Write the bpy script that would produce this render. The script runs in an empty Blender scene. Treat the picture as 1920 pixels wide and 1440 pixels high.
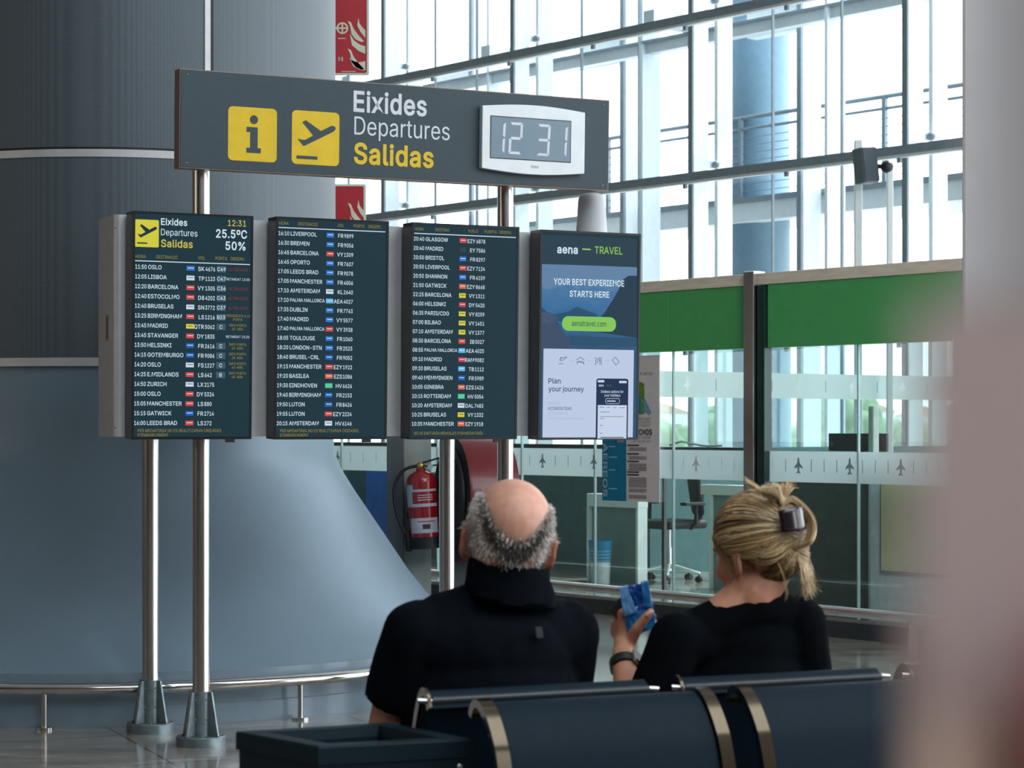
import bpy, bmesh, math, random
from mathutils import Vector, Matrix, Quaternion, noise
random.seed(7)
SC = bpy.context.scene
COL = SC.collection
R = math.radians

# ---------------------------------------------------------------- camera
F, HC, YH = 4000.0, 1.45, 800.0            # focal length in pixels of a 1920 px frame, eye height, horizon row
cam = bpy.data.cameras.new('camera')
cam.sensor_width = 36.0
cam.lens = F * 36.0 / 1920.0
cam.shift_y = (YH - 720.0) / 1920.0
cam.clip_start, cam.clip_end = 0.05, 1000.0
cam.dof.use_dof = True
cam.dof.focus_distance = 9.6
cam.dof.aperture_fstop = 8.8
cam.dof.aperture_blades = 0
cam_o = bpy.data.objects.new('camera', cam)
cam_o.location = (0, 0, HC)
cam_o.rotation_euler = (R(90), 0, 0)
COL.objects.link(cam_o)
SC.camera = cam_o

# ---------------------------------------------------------------- colour management, sky, sun, added hall fill, side lamp
SC.view_settings.view_transform = 'Standard'
SC.view_settings.look = 'None'
SC.view_settings.gamma = 1.0
SC.view_settings.use_curve_mapping = False
SC.view_settings.exposure = 0.0
SC.cycles.max_bounces = 8
SC.cycles.diffuse_bounces = 4
SC.cycles.glossy_bounces = 4
SC.cycles.transmission_bounces = 4
SC.cycles.transparent_max_bounces = 16
SC.cycles.sample_clamp_indirect = 6.0
SC.cycles.caustics_reflective = False
SC.cycles.caustics_refractive = False
SC.cycles.use_denoising = True

W = bpy.data.worlds.new('sky'); SC.world = W
W.use_nodes = True
wn, wl = W.node_tree.nodes, W.node_tree.links
wn.clear()
wo = wn.new('ShaderNodeOutputWorld'); wb = wn.new('ShaderNodeBackground')
wt = wn.new('ShaderNodeTexCoord'); wsx = wn.new('ShaderNodeSeparateXYZ'); wr = wn.new('ShaderNodeValToRGB')
wl.new(wt.outputs['Generated'], wsx.inputs[0]); wl.new(wsx.outputs['Z'], wr.inputs[0])
wr.color_ramp.elements[0].position = 0.0; wr.color_ramp.elements[0].color = (0.98, 0.99, 1.0, 1)
wr.color_ramp.elements[1].position = 0.6; wr.color_ramp.elements[1].color = (0.80, 0.90, 1.0, 1)
wl.new(wr.outputs[0], wb.inputs['Color'])
wb.inputs['Strength'].default_value = 4.2
wl.new(wb.outputs[0], wo.inputs[0])

sun = bpy.data.lights.new('sun', 'SUN'); sun.energy = 6.0; sun.angle = R(1.2); sun.color = (1.0, 0.93, 0.80)
sun_o = bpy.data.objects.new('sun', sun)
sun_o.rotation_euler = Vector((-0.52, -0.30, -0.80)).to_track_quat('-Z', 'Y').to_euler()
sun_o.location = (20, 20, 30)
COL.objects.link(sun_o)

def area(name, loc, size, power, color, aim):
    l = bpy.data.lights.new(name, 'AREA'); l.shape = 'RECTANGLE'; l.size, l.size_y = size
    l.energy = power; l.color = color
    o = bpy.data.objects.new(name, l); o.location = loc
    o.rotation_euler = (Vector(aim) - Vector(loc)).to_track_quat('-Z', 'Y').to_euler()
    COL.objects.link(o); return o
area('hall_fill_light', (4, -4, 9.6), (12, 8), 700, (0.88, 0.96, 1.0), (2, 3, 0))  # added fill from above, no such ceiling lamp is seen
area('hall_fill_light', (5, 4, 9.4), (9, 8), 980, (0.86, 0.95, 1.0), (4, 15, 1))  # second added fill, aimed at the office front
area('hall_side_lamp', (-14.5, 4, 4.0), (6, 2.4), 70, (1.0, 0.80, 0.62), (-2, 10, 1.5))

# ---------------------------------------------------------------- helpers
def lin(r, g, b):
    def c(v):
        v /= 255.0
        return v / 12.92 if v <= 0.04045 else ((v + 0.055) / 1.055) ** 2.4
    return (c(r), c(g), c(b))

MATS = {}
def mat(name, col, rough=0.5, metal=0.0, var=0.06, scale=12.0, bump=0.0, bscale=60.0, emit=0.0, spec=0.5,
        stretch=None, attr=None, coat=0.0):
    """A principled material whose colour is gently broken up by object-space noise."""
    if name in MATS: return MATS[name]
    m = bpy.data.materials.new(name); m.use_nodes = True
    n, l = m.node_tree.nodes, m.node_tree.links
    p = n['Principled BSDF']
    tc = n.new('ShaderNodeTexCoord'); mp = n.new('ShaderNodeMapping')
    l.new(tc.outputs['Object'], mp.inputs[0])
    if stretch: mp.inputs['Scale'].default_value = stretch
    nz = n.new('ShaderNodeTexNoise'); nz.inputs['Scale'].default_value = scale; nz.inputs['Detail'].default_value = 4
    l.new(mp.outputs[0], nz.inputs['Vector'])
    mx = n.new('ShaderNodeMix'); mx.data_type = 'RGBA'; mx.blend_type = 'MULTIPLY'
    mx.inputs['Factor'].default_value = 1.0
    rp = n.new('ShaderNodeValToRGB')
    rp.color_ramp.elements[0].color = (1 - var * 2,) * 3 + (1,); rp.color_ramp.elements[1].color = (1 + var * 2,) * 3 + (1,)
    rp.color_ramp.elements[0].position = 0.3; rp.color_ramp.elements[1].position = 0.7
    l.new(nz.outputs['Fac'], rp.inputs[0])
    if attr:
        at = n.new('ShaderNodeAttribute'); at.attribute_name = attr
        l.new(at.outputs['Color'], mx.inputs['A'])
    else:
        mx.inputs['A'].default_value = (*col, 1)
    l.new(rp.outputs[0], mx.inputs['B'])
    l.new(mx.outputs['Result'], p.inputs['Base Color'])
    p.inputs['Roughness'].default_value = rough
    p.inputs['Metallic'].default_value = metal
    p.inputs['Specular IOR Level'].default_value = spec
    p.inputs['Coat Weight'].default_value = coat
    if emit:
        p.inputs['Emission Color'].default_value = (*col, 1)
        p.inputs['Emission Strength'].default_value = emit
    if bump:
        nb = n.new('ShaderNodeTexNoise'); nb.inputs['Scale'].default_value = bscale; nb.inputs['Detail'].default_value = 3
        l.new(mp.outputs[0], nb.inputs['Vector'])
        bp = n.new('ShaderNodeBump'); bp.inputs['Strength'].default_value = bump; bp.inputs['Distance'].default_value = 0.01
        l.new(nb.outputs['Fac'], bp.inputs['Height']); l.new(bp.outputs[0], p.inputs['Normal'])
    MATS[name] = m
    return m

def glow(name, col, strength=1.0):
    """Lit pixels of a screen."""
    if name in MATS: return MATS[name]
    m = bpy.data.materials.new(name); m.use_nodes = True
    p = m.node_tree.nodes['Principled BSDF']
    p.inputs['Base Color'].default_value = (0.003, 0.003, 0.003, 1)
    p.inputs['Roughness'].default_value = 0.4
    p.inputs['Specular IOR Level'].default_value = 0.10
    p.inputs['Emission Color'].default_value = (*col, 1)
    p.inputs['Emission Strength'].default_value = strength
    MATS[name] = m
    return m

def glass(name, tint, refl=0.07, rough=0.0, frost=0.0, frost_col=(0.8, 0.9, 0.9)):
    if name in MATS: return MATS[name]
    m = bpy.data.materials.new(name); m.use_nodes = True
    n, l = m.node_tree.nodes, m.node_tree.links
    n.clear()
    o = n.new('ShaderNodeOutputMaterial'); tr = n.new('ShaderNodeBsdfTransparent'); gl = n.new('ShaderNodeBsdfGlossy')
    tr.inputs[0].default_value = (*tint, 1); gl.inputs['Roughness'].default_value = rough
    mx = n.new('ShaderNodeMixShader'); mx.inputs[0].default_value = refl
    l.new(tr.outputs[0], mx.inputs[1]); l.new(gl.outputs[0], mx.inputs[2])
    last = mx
    if frost:
        df = n.new('ShaderNodeBsdfDiffuse'); df.inputs[0].default_value = (*frost_col, 1)
        tl = n.new('ShaderNodeBsdfTranslucent'); tl.inputs[0].default_value = (*frost_col, 1)
        m2 = n.new('ShaderNodeMixShader'); m2.inputs[0].default_value = 0.5
        l.new(df.outputs[0], m2.inputs[1]); l.new(tl.outputs[0], m2.inputs[2])
        m3 = n.new('ShaderNodeMixShader'); m3.inputs[0].default_value = frost
        l.new(mx.outputs[0], m3.inputs[1]); l.new(m2.outputs[0], m3.inputs[2])
        last = m3
    l.new(last.outputs[0], o.inputs[0])
    MATS[name] = m
    return m

def P(x, y, d):
    """The point at depth d that the photograph shows at pixel (x, y)."""
    return Vector(((x - 960.0) * d / F, d, HC - (y - YH) * d / F))

class MB:
    """Collects shapes; build() links them as ONE mesh object."""
    def __init__(s): s.v, s.f, s.m, s.sm = [], [], [], []
    def add(s, vs, fs, mi=0, smooth=False):
        b = len(s.v); s.v += [Vector(v) for v in vs]
        for f in fs: s.f.append([b + i for i in f]); s.m.append(mi); s.sm.append(smooth)
        return s
    def box(s, lo, hi, mi=0, M=None):
        x0, y0, z0 = lo; x1, y1, z1 = hi
        vs = [(x0,y0,z0),(x1,y0,z0),(x1,y1,z0),(x0,y1,z0),(x0,y0,z1),(x1,y0,z1),(x1,y1,z1),(x0,y1,z1)]
        if M is not None: vs = [M @ Vector(v) for v in vs]
        return s.add(vs, [(0,3,2,1),(4,5,6,7),(0,1,5,4),(1,2,6,5),(2,3,7,6),(3,0,4,7)], mi)
    def bar(s, a, b, w, h, up=(0,0,1), mi=0):
        """Box beam from a to b, w across and h along up."""
        a, b = Vector(a), Vector(b); d = (b - a).normalized(); up = Vector(up)
        sx = d.cross(up).normalized(); uz = sx.cross(d).normalized()
        vs = []
        for p in (a, b):
            for i, j in ((-1,-1),(1,-1),(1,1),(-1,1)): vs.append(p + sx * (i*w/2) + uz * (j*h/2))
        return s.add(vs, [(0,1,2,3),(7,6,5,4),(0,4,5,1),(1,5,6,2),(2,6,7,3),(3,7,4,0)], mi)
    def tube(s, pts, r, n=12, mi=0, cap=True, closed=False, flat=None):
        pts = [Vector(p) for p in pts]; k = len(pts)
        rs = r if isinstance(r, (list, tuple)) else [r] * k
        vs, fs = [], []
        prev = None
        for i in range(k):
            if closed: t = pts[(i+1) % k] - pts[i-1]
            else: t = pts[min(i+1, k-1)] - pts[max(i-1, 0)]
            t.normalize()
            if prev is None:
                a = Vector((0,0,1)) if abs(t.z) < 0.9 else Vector((1,0,0))
                nrm = t.cross(a).normalized()
            else:
                nrm = (prev - t * prev.dot(t)).normalized()
            prev = nrm; bn = t.cross(nrm)
            for j in range(n):
                a = 2*math.pi*j/n
                q = 1.0 if flat is None else flat
                vs.append(pts[i] + nrm * (math.cos(a)*rs[i]) + bn * (math.sin(a)*rs[i]*q))
        m = k if closed else k-1
        for i in range(m):
            for j in range(n):
                a, b = i*n+j, i*n+(j+1) % n; c, d = ((i+1) % k)*n+(j+1) % n, ((i+1) % k)*n+j
                fs.append((a, b, c, d))
        s.add(vs, fs, mi, True)
        if cap and not closed:
            b = len(s.v) - len(vs)
            s.f.append([b+j for j in range(n)][::-1]); s.m.append(mi); s.sm.append(False)
            s.f.append([b+(k-1)*n+j for j in range(n)]); s.m.append(mi); s.sm.append(False)
        return s
    def lathe(s, prof, n=32, c=(0,0,0), mi=0, M=None, a0=0.0, a1=2*math.pi, smooth=True):
        full = abs(a1 - a0 - 2*math.pi) < 1e-6
        k = n if full else n+1; vs, fs = [], []
        for r, z in prof:
            for j in range(k):
                a = a0 + (a1-a0)*j/n
                v = Vector((r*math.cos(a), r*math.sin(a), z))
                vs.append((M @ v if M is not None else v) + Vector(c))
        for i in range(len(prof)-1):
            for j in range(n):
                j2 = (j+1) % k
                fs.append((i*k+j, i*k+j2, (i+1)*k+j2, (i+1)*k+j))
        return s.add(vs, fs, mi, smooth)
    def ball(s, c, r, M=None, mi=0, nu=16, nv=10):
        r = (r, r, r) if not hasattr(r, '__len__') else r
        vs, fs = [], []
        c = Vector(c)
        for i in range(1, nv):
            t = math.pi*i/nv
            for j in range(nu):
                a = 2*math.pi*j/nu
                v = Vector((r[0]*math.sin(t)*math.cos(a), r[1]*math.sin(t)*math.sin(a), r[2]*math.cos(t)))
                vs.append(c + (M @ v if M is not None else v))
        top = Vector((0,0,r[2])); bot = -top
        vs.append(c + (M @ top if M is not None else top)); vs.append(c + (M @ bot if M is not None else bot))
        for i in range(nv-2):
            for j in range(nu): fs.append((i*nu+j, (i+1)*nu+j, (i+1)*nu+(j+1) % nu, i*nu+(j+1) % nu))
        T, B = len(vs)-2, len(vs)-1
        for j in range(nu):
            fs.append((T, j, (j+1) % nu)); fs.append((B, (nv-2)*nu+(j+1) % nu, (nv-2)*nu+j))
        return s.add(vs, fs, mi, True)
    def cap(s, a, ra, b, rb, mi=0, n=14):
        """Tapered capsule: closed body with round ends."""
        a, b = Vector(a), Vector(b)
        d = b - a; L = d.length
        if L < 1e-6: return s.ball(a, ra, mi=mi)
        q = d.to_track_quat('Z', 'Y').to_matrix()
        prof = [(0.0001, -ra)]
        for i in range(1, 5): t = math.pi/2*i/4; prof.append((ra*math.sin(t), -ra*math.cos(t)))
        for i in range(0, 4): t = math.pi/2*i/4; prof.append((rb*math.cos(t), L + rb*math.sin(t)))
        prof.append((0.0001, L+rb))
        b0 = len(s.v)
        s.lathe(prof, n, a, mi, q)
        k = len(prof)
        s.f.append([b0+j for j in range(n)][::-1]); s.m.append(mi); s.sm.append(True)
        s.f.append([b0+(k-1)*n+j for j in range(n)]); s.m.append(mi); s.sm.append(True)
        return s
    def flat(s, poly, y=0.0, mi=0):
        """Flat outline in the x-z plane, facing -y."""
        return s.add([(p[0], y, p[1]) for p in poly], [tuple(range(len(poly)))], mi)
    def prism(s, poly, y0, y1, mi=0, M=None):
        """Outline in the x-z plane (counter-clockwise seen from -y) pushed from y0 (front) to y1."""
        k = len(poly)
        vs = [Vector((p[0], y0, p[1])) for p in poly] + [Vector((p[0], y1, p[1])) for p in poly]
        if M is not None: vs = [M @ v for v in vs]
        fs = [tuple(range(k)), tuple(range(2*k-1, k-1, -1))] + [((i+1) % k, i, k+i, k+(i+1) % k) for i in range(k)]
        return s.add(vs, fs, mi)
    def text(s, t, u, v, cap, y=0.0, mi=0, bold=0.0, xs=0.9, width=None, align='L', shear=0.0, M=None):
        """Lettering in the x-z plane facing -y: baseline start (u, v), capital height cap."""
        tv, tf, x0, x1 = glyphs(t, bold, shear)
        k = cap / 0.682
        kx = width / (x1 - x0) if width else k * xs
        wd = (x1 - x0) * kx
        off = u - (0 if align == 'L' else wd if align == 'R' else wd/2)
        vs = [Vector((off + (p[0]-x0)*kx, y, v + p[1]*k)) for p in tv]
        if M is not None: vs = [M @ q for q in vs]
        return s.add(vs, tf, mi)
    def build(s, name, mats, parent=None, origin=None, bevel=0.0, sharp=35, seg=2, solid=0.0):
        me = bpy.data.meshes.new(name)
        o3 = Vector(origin) if origin is not None else Vector((0,0,0))
        me.from_pydata([v - o3 for v in s.v], [], s.f)
        if not isinstance(mats, (list, tuple)): mats = [mats]
        for m in mats: me.materials.append(m)
        me.polygons.foreach_set('material_index', s.m)
        me.polygons.foreach_set('use_smooth', s.sm)
        if any(s.sm): me.set_sharp_from_angle(angle=R(sharp))
        me.update()
        o = bpy.data.objects.new(name, me); COL.objects.link(o)
        if parent is not None: o.parent = parent
        elif origin is not None: o.location = o3
        if bevel:
            b = o.modifiers.new('edge', 'BEVEL'); b.width = bevel; b.segments = seg; b.limit_method = 'ANGLE'; b.angle_limit = R(40)
        if solid:
            b = o.modifiers.new('thickness', 'SOLIDIFY'); b.thickness = solid; b.offset = 0
        return o

# outlines of a plain sans-serif alphabet: advance width and closed contours per character
GLYPH = {                                            # by character number
37:(338,[[[88,141,60,149,43,168,37,194,37,206,43,232,60,251,88,258,115,251,132,232,138,206,138,194,132,168,115,149],[88,164,99,166,106,173,112,194,112,206,106,227,99,234,88,236,77,234,69,227,64,206,64,194,69,173,76,166]],[[251,-5,223,2,206,21,200,48,200,60,206,86,223,105,251,112,278,105,295,86,300,60,300,48,295,21,278,2],[251,17,262,20,269,26,274,48,274,60,269,81,262,88,251,90,240,88,232,81,226,60,226,48,232,26,239,20]],[[66,0,241,254,270,254,95,0]]]),
39:(103,[[[39,159,35,254,68,254,64,159]]]),
45:(227,[[[168,122,168,94,57,94,57,122]]]),
46:(94,[[[48,-2,31,4,25,20,31,37,48,43,64,37,71,20,64,4]]]),
47:(125,[[[117,266,36,-38,7,-38,89,266]]]),
48:(227,[[[113,-3,87,0,65,12,47,31,34,57,29,77,25,101,24,127,25,153,29,177,35,197,48,223,65,242,87,254,113,258,139,254,161,242,179,223,192,197,198,177,201,153,203,127,201,101,198,77,192,57,179,31,162,12,140,0],[113,25,131,28,145,37,157,52,165,72,172,127,165,182,157,203,145,218,131,227,113,230,96,227,82,218,70,203,62,182,55,127,62,72,70,52,82,37,96,28]]]),
49:(227,[[[38,0,38,27,195,27,195,0]],[[138,254,138,0,106,0,106,224,43,179,43,213,99,254]]]),
50:(227,[[[32,0,32,24,117,114,141,141,155,163,160,186,154,209,137,224,112,230,86,224,69,207,64,181,33,181,35,202,43,221,55,237,72,248,91,255,112,258,134,255,153,248,169,237,181,223,188,205,191,186,185,159,168,129,133,90,76,30,195,28,195,0]]]),
51:(227,[[[109,-3,66,5,49,15,35,29,26,46,22,66,55,66,63,44,83,30,109,25,138,30,157,46,165,72,158,98,137,117,101,124,78,124,78,150,144,224,35,226,35,254,186,254,186,230,110,144,132,144,154,138,172,127,185,111,194,93,196,72,194,51,185,33,172,18,154,6,133,-1]]]),
52:(227,[[[20,53,20,79,123,254,155,254,54,83,207,81,207,53]],[[141,0,141,61,141,73,141,159,171,159,171,0]]]),
53:(227,[[[111,-3,89,-1,70,6,54,16,41,30,33,47,30,65,61,65,69,44,87,30,111,25,138,32,157,52,164,81,157,111,137,131,109,138,84,134,64,123,34,126,48,254,183,254,183,226,75,226,67,151,89,162,115,167,147,160,172,143,189,116,195,82,193,58,184,38,171,21,154,8,134,-1]]]),
54:(227,[[[113,-3,91,-1,71,7,55,20,42,37,34,58,32,81,40,119,69,170,126,254,161,254,85,145,98,153,117,157,139,155,158,147,173,136,185,120,192,101,194,79,192,56,184,36,171,20,155,7,135,-1],[113,24,139,31,157,51,164,79,157,107,139,126,113,133,87,126,69,107,62,79,69,51,87,31]]]),
55:(227,[[[48,0,162,224,31,226,31,254,195,254,195,224,82,0]]]),
56:(227,[[[113,-3,89,-1,68,6,50,17,37,31,29,48,26,68,33,98,51,121,76,132,59,141,46,154,38,171,35,190,38,209,45,225,57,239,73,249,92,256,113,258,134,256,153,249,169,239,181,225,188,209,191,190,188,171,180,154,167,141,150,133,176,121,194,98,200,68,198,48,189,31,176,17,158,6,137,-1],[113,25,142,30,161,46,168,69,161,94,141,111,113,118,85,111,65,94,58,69,64,46,84,30],[113,145,137,150,154,165,160,188,154,210,138,225,113,230,89,225,72,210,66,188,72,165,89,150]]]),
57:(227,[[[113,258,135,255,155,247,171,234,184,217,192,197,194,173,186,135,158,84,100,0,65,0,140,109,128,101,109,97,87,100,69,107,53,119,41,134,34,154,32,176,34,198,42,218,55,235,71,247,91,255],[113,230,87,223,69,204,63,176,69,148,87,129,113,122,139,129,157,147,164,175,157,204,139,223]],[[140,109,151,124,154,124,144,111]]]),
58:(94,[[[48,-2,31,4,25,20,31,37,48,43,64,37,71,20,64,4]],[[48,135,31,142,25,158,31,174,48,181,64,174,71,158,64,142]]]),
63:(179,[[[66,76,71,115,84,135,104,149,123,167,131,192,125,213,110,226,89,231,69,226,53,213,46,189,14,189,17,209,24,226,36,240,51,250,89,258,110,256,127,249,142,239,153,226,160,209,162,191,160,172,153,156,127,130,110,118,100,103,97,79]],[[82,-2,66,4,59,20,66,37,82,43,98,37,105,20,98,4]]]),
65:(240,[[[8,0,101,254,138,254,231,0,198,0,144,151,132,186,119,228,106,185,95,151,43,0]],[[119,228,116,239,123,239]],[[55,71,55,99,185,99,185,71]]]),
66:(228,[[[30,0,30,254,121,254,145,252,164,245,180,235,190,221,197,205,199,187,193,160,178,143,157,133,182,123,201,102,209,68,207,50,200,33,189,20,172,9,151,2,123,0],[62,29,122,29,148,31,165,40,175,53,178,68,171,92,153,109,124,115,62,115],[62,143,119,143,144,148,162,163,168,186,165,202,156,214,141,223,120,226,62,226]]]),
67:(255,[[[134,-3,113,-2,93,4,75,12,59,25,46,40,35,58,27,78,22,101,20,127,22,153,27,176,35,197,46,215,59,230,75,242,93,251,113,256,134,258,170,252,201,236,224,209,236,174,204,174,195,197,179,214,158,224,134,228,111,225,92,216,75,202,62,182,54,157,52,127,54,97,63,72,75,53,92,38,112,29,134,26,158,30,179,40,195,57,204,80,236,80,224,45,201,19,170,2]]]),
68:(251,[[[109,0,48,0,48,29,107,29,136,31,159,40,177,55,189,75,197,99,200,128,197,156,190,180,177,200,160,214,138,223,110,226,47,226,47,254,113,254,136,253,157,248,176,239,200,221,217,196,225,175,229,153,231,128,229,102,224,80,217,59,206,42,192,27,175,15,156,7,134,2]],[[62,254,62,0,30,0,30,254]]]),
69:(209,[[[30,0,30,254,186,254,186,226,62,226,62,143,178,143,178,114,62,114,62,29,188,29,188,0]]]),
70:(205,[[[30,0,30,254,185,254,185,226,62,226,62,139,173,139,173,111,62,111,62,0]]]),
71:(260,[[[134,-3,113,-2,93,4,75,13,59,25,45,40,35,58,27,78,22,102,20,127,22,153,27,176,35,197,45,215,59,230,74,242,92,251,112,256,132,258,170,252,202,235,225,208,237,174,204,174,194,197,178,213,158,224,133,228,111,225,92,216,75,202,62,182,54,157,52,127,54,97,63,72,75,53,92,38,112,29,134,26,155,29,172,36,187,47,198,62,205,80,207,100,141,100,141,128,239,128,239,100,236,71,225,45,209,25,188,9,163,0]]]),
72:(258,[[[30,0,30,254,62,254,62,144,196,144,196,254,228,254,228,0,196,0,196,116,62,116,62,0]]]),
73:(150,[[[16,0,16,29,59,29,59,226,16,226,16,254,135,254,135,226,91,226,91,29,135,29,135,0]]]),
74:(198,[[[93,-3,62,2,38,16,26,31,19,50,17,73,17,86,49,86,49,73,52,52,61,37,75,28,93,25,110,28,124,37,133,52,136,73,136,254,168,254,168,73,166,50,159,31,147,16,123,2]]]),
75:(233,[[[52,73,52,108,70,131,87,152,106,172,182,254,224,254,116,138]],[[30,0,30,254,62,254,62,167,62,112,62,97,62,0]],[[186,0,94,130,114,155,224,0]]]),
76:(196,[[[30,0,30,254,62,254,62,29,181,29,181,0]]]),
77:(314,[[[30,0,30,254,76,254,139,94,144,79,150,61,156,42,158,36,165,61,171,79,176,94,238,254,284,254,284,0,252,0,252,145,252,163,253,184,253,207,253,219,249,205,241,181,234,161,228,145,171,0,143,0,85,145,80,160,72,181,65,204,59,219,60,208,60,186,61,164,61,145,61,0]],[[158,36,161,24,154,24]]]),
78:(262,[[[30,0,30,254,68,254,172,91,181,75,194,53,201,39,200,54,200,79,199,97,199,254,232,254,232,0,193,0,101,145,89,165,74,191,60,215,61,192,62,164,62,145,62,0]],[[60,215,54,226,60,227]]]),
79:(267,[[[133,-3,112,-2,93,4,75,12,59,25,46,40,35,58,27,78,22,101,20,127,22,153,27,176,35,197,46,215,59,230,75,242,93,251,112,256,133,258,155,256,174,251,192,242,208,230,221,215,232,197,240,176,245,153,247,127,245,101,240,78,232,58,221,40,208,25,192,12,174,4,155,-2],[133,26,155,29,175,38,191,52,204,72,212,97,215,127,212,157,204,182,191,202,175,216,155,225,133,228,112,225,92,216,75,202,63,182,54,157,52,127,54,97,63,72,75,52,92,38,112,29]]]),
80:(222,[[[30,0,30,254,118,254,144,252,166,244,183,231,195,215,202,195,204,174,202,152,195,133,183,116,166,104,144,96,118,93,62,93,62,0],[62,121,116,121,149,128,167,147,172,174,167,201,148,219,116,226,62,226]],[[62,93,55,93,55,121,62,121]]]),
82:(224,[[[30,0,30,254,118,254,145,252,167,244,183,232,195,217,202,198,205,176,202,154,195,136,183,120,166,109,145,101,118,99,62,99,62,0],[62,128,117,128,149,133,167,150,173,176,167,202,149,220,116,226,62,226]],[[62,99,48,99,48,128,62,128]],[[177,0,115,115,151,115,214,0]]]),
83:(223,[[[112,-4,86,-2,64,5,46,15,32,30,23,48,19,68,52,68,62,44,83,29,112,25,143,30,165,46,173,70,166,89,148,102,122,111,92,120,64,130,43,145,30,163,26,186,29,206,37,224,51,238,69,249,90,256,114,258,137,256,158,249,175,238,189,224,197,208,200,189,169,189,163,206,151,219,134,227,112,229,84,224,64,209,58,188,60,176,65,167,85,154,106,147,132,140,156,132,179,119,197,99,204,69,201,50,193,32,180,17,162,5,139,-2]]]),
84:(224,[[[16,226,16,254,208,254,208,226,128,226,128,0,96,0,96,226]]]),
85:(259,[[[129,-4,101,-1,77,8,57,22,42,40,33,62,30,87,30,254,62,254,62,89,70,57,80,44,94,34,110,28,129,26,149,28,165,34,179,44,188,57,196,89,196,254,229,254,229,87,226,62,216,40,201,22,182,8,157,-1]]]),
86:(240,[[[102,0,8,254,42,254,96,103,108,69,120,27,133,69,145,103,197,254,231,254,139,0]],[[120,27,124,15,117,15]]]),
87:(343,[[[78,0,8,254,41,254,82,98,88,73,93,47,96,28,100,47,106,73,112,98,153,254,190,254,231,98,237,73,243,47,246,32,249,47,255,73,261,98,302,254,335,254,265,0,228,0,184,161,176,196,171,219,167,197,159,161,115,0]],[[171,219,168,237,175,237]],[[246,32,249,20,244,20]]]),
88:(237,[[[9,0,101,130,15,254,52,254,89,200,102,181,112,164,119,151,126,164,136,181,149,200,187,254,223,254,137,131,228,0,191,0,146,65,134,83,125,98,119,109,113,98,103,83,91,65,46,0]],[[137,131,129,119,129,143]],[[101,130,109,142,109,118]]]),
89:(236,[[[102,0,102,104,8,254,46,254,96,172,111,146,118,129,126,146,140,172,191,254,228,254,134,104,134,0]],[[118,129,125,115,112,115]]]),
90:(219,[[[21,0,21,23,137,193,153,215,162,227,143,226,111,226,20,226,20,254,198,254,198,231,84,64,67,40,57,27,76,28,107,29,200,29,200,0]],[[57,27,49,17,45,27]],[[162,227,170,238,174,227]]]),
97:(195,[[[80,-4,47,2,24,22,17,37,15,54,22,80,39,97,63,105,89,110,117,113,133,117,138,127,133,148,120,161,98,165,75,161,59,150,50,137,20,146,39,173,66,188,97,192,119,190,143,180,161,160,168,126,168,0,138,0,138,26,126,12,108,1],[85,23,114,29,132,47,138,69,138,95,130,91,116,88,100,86,88,84,67,79,52,70,46,52,51,36,65,26]]]),
98:(212,[[[115,-4,86,2,69,16,59,29,56,0,26,0,26,254,57,254,57,160,69,173,86,186,115,192,137,189,156,180,173,166,185,146,193,122,195,94,193,66,185,42,173,23,157,8,137,-1],[110,23,126,26,140,33,158,58,164,95,158,131,140,156,126,163,110,165,94,163,81,156,62,131,56,95,63,58,81,32,94,26]]]),
99:(198,[[[104,-4,79,-1,58,8,41,23,28,43,20,66,17,94,20,122,28,146,41,165,58,180,79,189,104,192,130,189,153,178,170,161,181,138,151,131,145,145,135,155,121,162,104,165,86,162,73,155,54,129,48,94,54,59,73,33,86,26,104,23,121,26,135,33,146,44,152,59,181,51,171,28,153,11,130,0]]]),
100:(212,[[[98,-4,75,-1,56,8,40,23,27,42,20,66,17,94,20,122,27,146,40,166,56,180,75,189,98,192,126,186,144,173,153,160,155,254,186,254,186,0,156,0,156,29,143,16,126,2],[102,23,118,26,132,32,150,58,156,95,150,131,132,156,118,163,102,165,86,163,72,156,54,131,48,95,54,58,73,33,86,26]]]),
101:(202,[[[106,-4,80,-1,58,8,41,23,28,42,20,66,17,93,20,121,28,145,40,165,58,180,78,189,103,192,133,187,160,170,179,141,186,97,186,85,49,85,55,53,64,40,76,31,106,23,127,26,143,36,153,53,182,45,168,20,141,2],[49,110,153,110,149,134,131,157,118,163,103,165,87,163,73,157,54,135]],[[37,85,37,110,49,110,48,89]],[[153,110,169,110,155,101]]]),
102:(127,[[[114,190,114,164,3,164,3,190]],[[40,0,40,216,48,243,68,259,94,265,111,263,121,260,114,234,107,236,97,237,85,235,77,230,71,209,71,0]]]),
103:(213,[[[103,-75,67,-70,41,-55,25,-35,51,-20,61,-33,77,-44,103,-49,124,-46,141,-38,152,-23,156,-3,156,34,143,21,126,8,97,2,76,5,56,13,40,27,28,45,20,68,17,96,20,123,27,147,40,166,56,180,76,189,98,192,127,186,144,173,154,159,157,190,186,190,186,-4,183,-27,175,-45,162,-59,145,-68],[102,30,118,32,132,38,150,61,156,96,150,132,132,156,119,163,102,165,86,163,73,156,54,131,48,96,54,61,73,38,86,32]]]),
104:(205,[[[57,113,57,0,26,0,26,254,57,254,57,156,62,166,76,181,94,189,114,192,148,184,161,174,170,160,177,142,179,120,179,0,148,0,148,118,145,137,136,152,123,161,105,165,80,159,63,141]],[[57,156,57,144,51,144]]]),
105:(83,[[[26,0,26,190,57,190,57,0]],[[42,221,27,227,21,242,27,256,42,262,57,256,63,242,57,227]]]),
106:(83,[[[26,190,57,190,57,-15,51,-45,32,-65,2,-71,-5,-43,12,-42,20,-36,26,-15]],[[42,221,27,227,20,242,27,256,42,262,57,256,63,242,57,227]]]),
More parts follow.
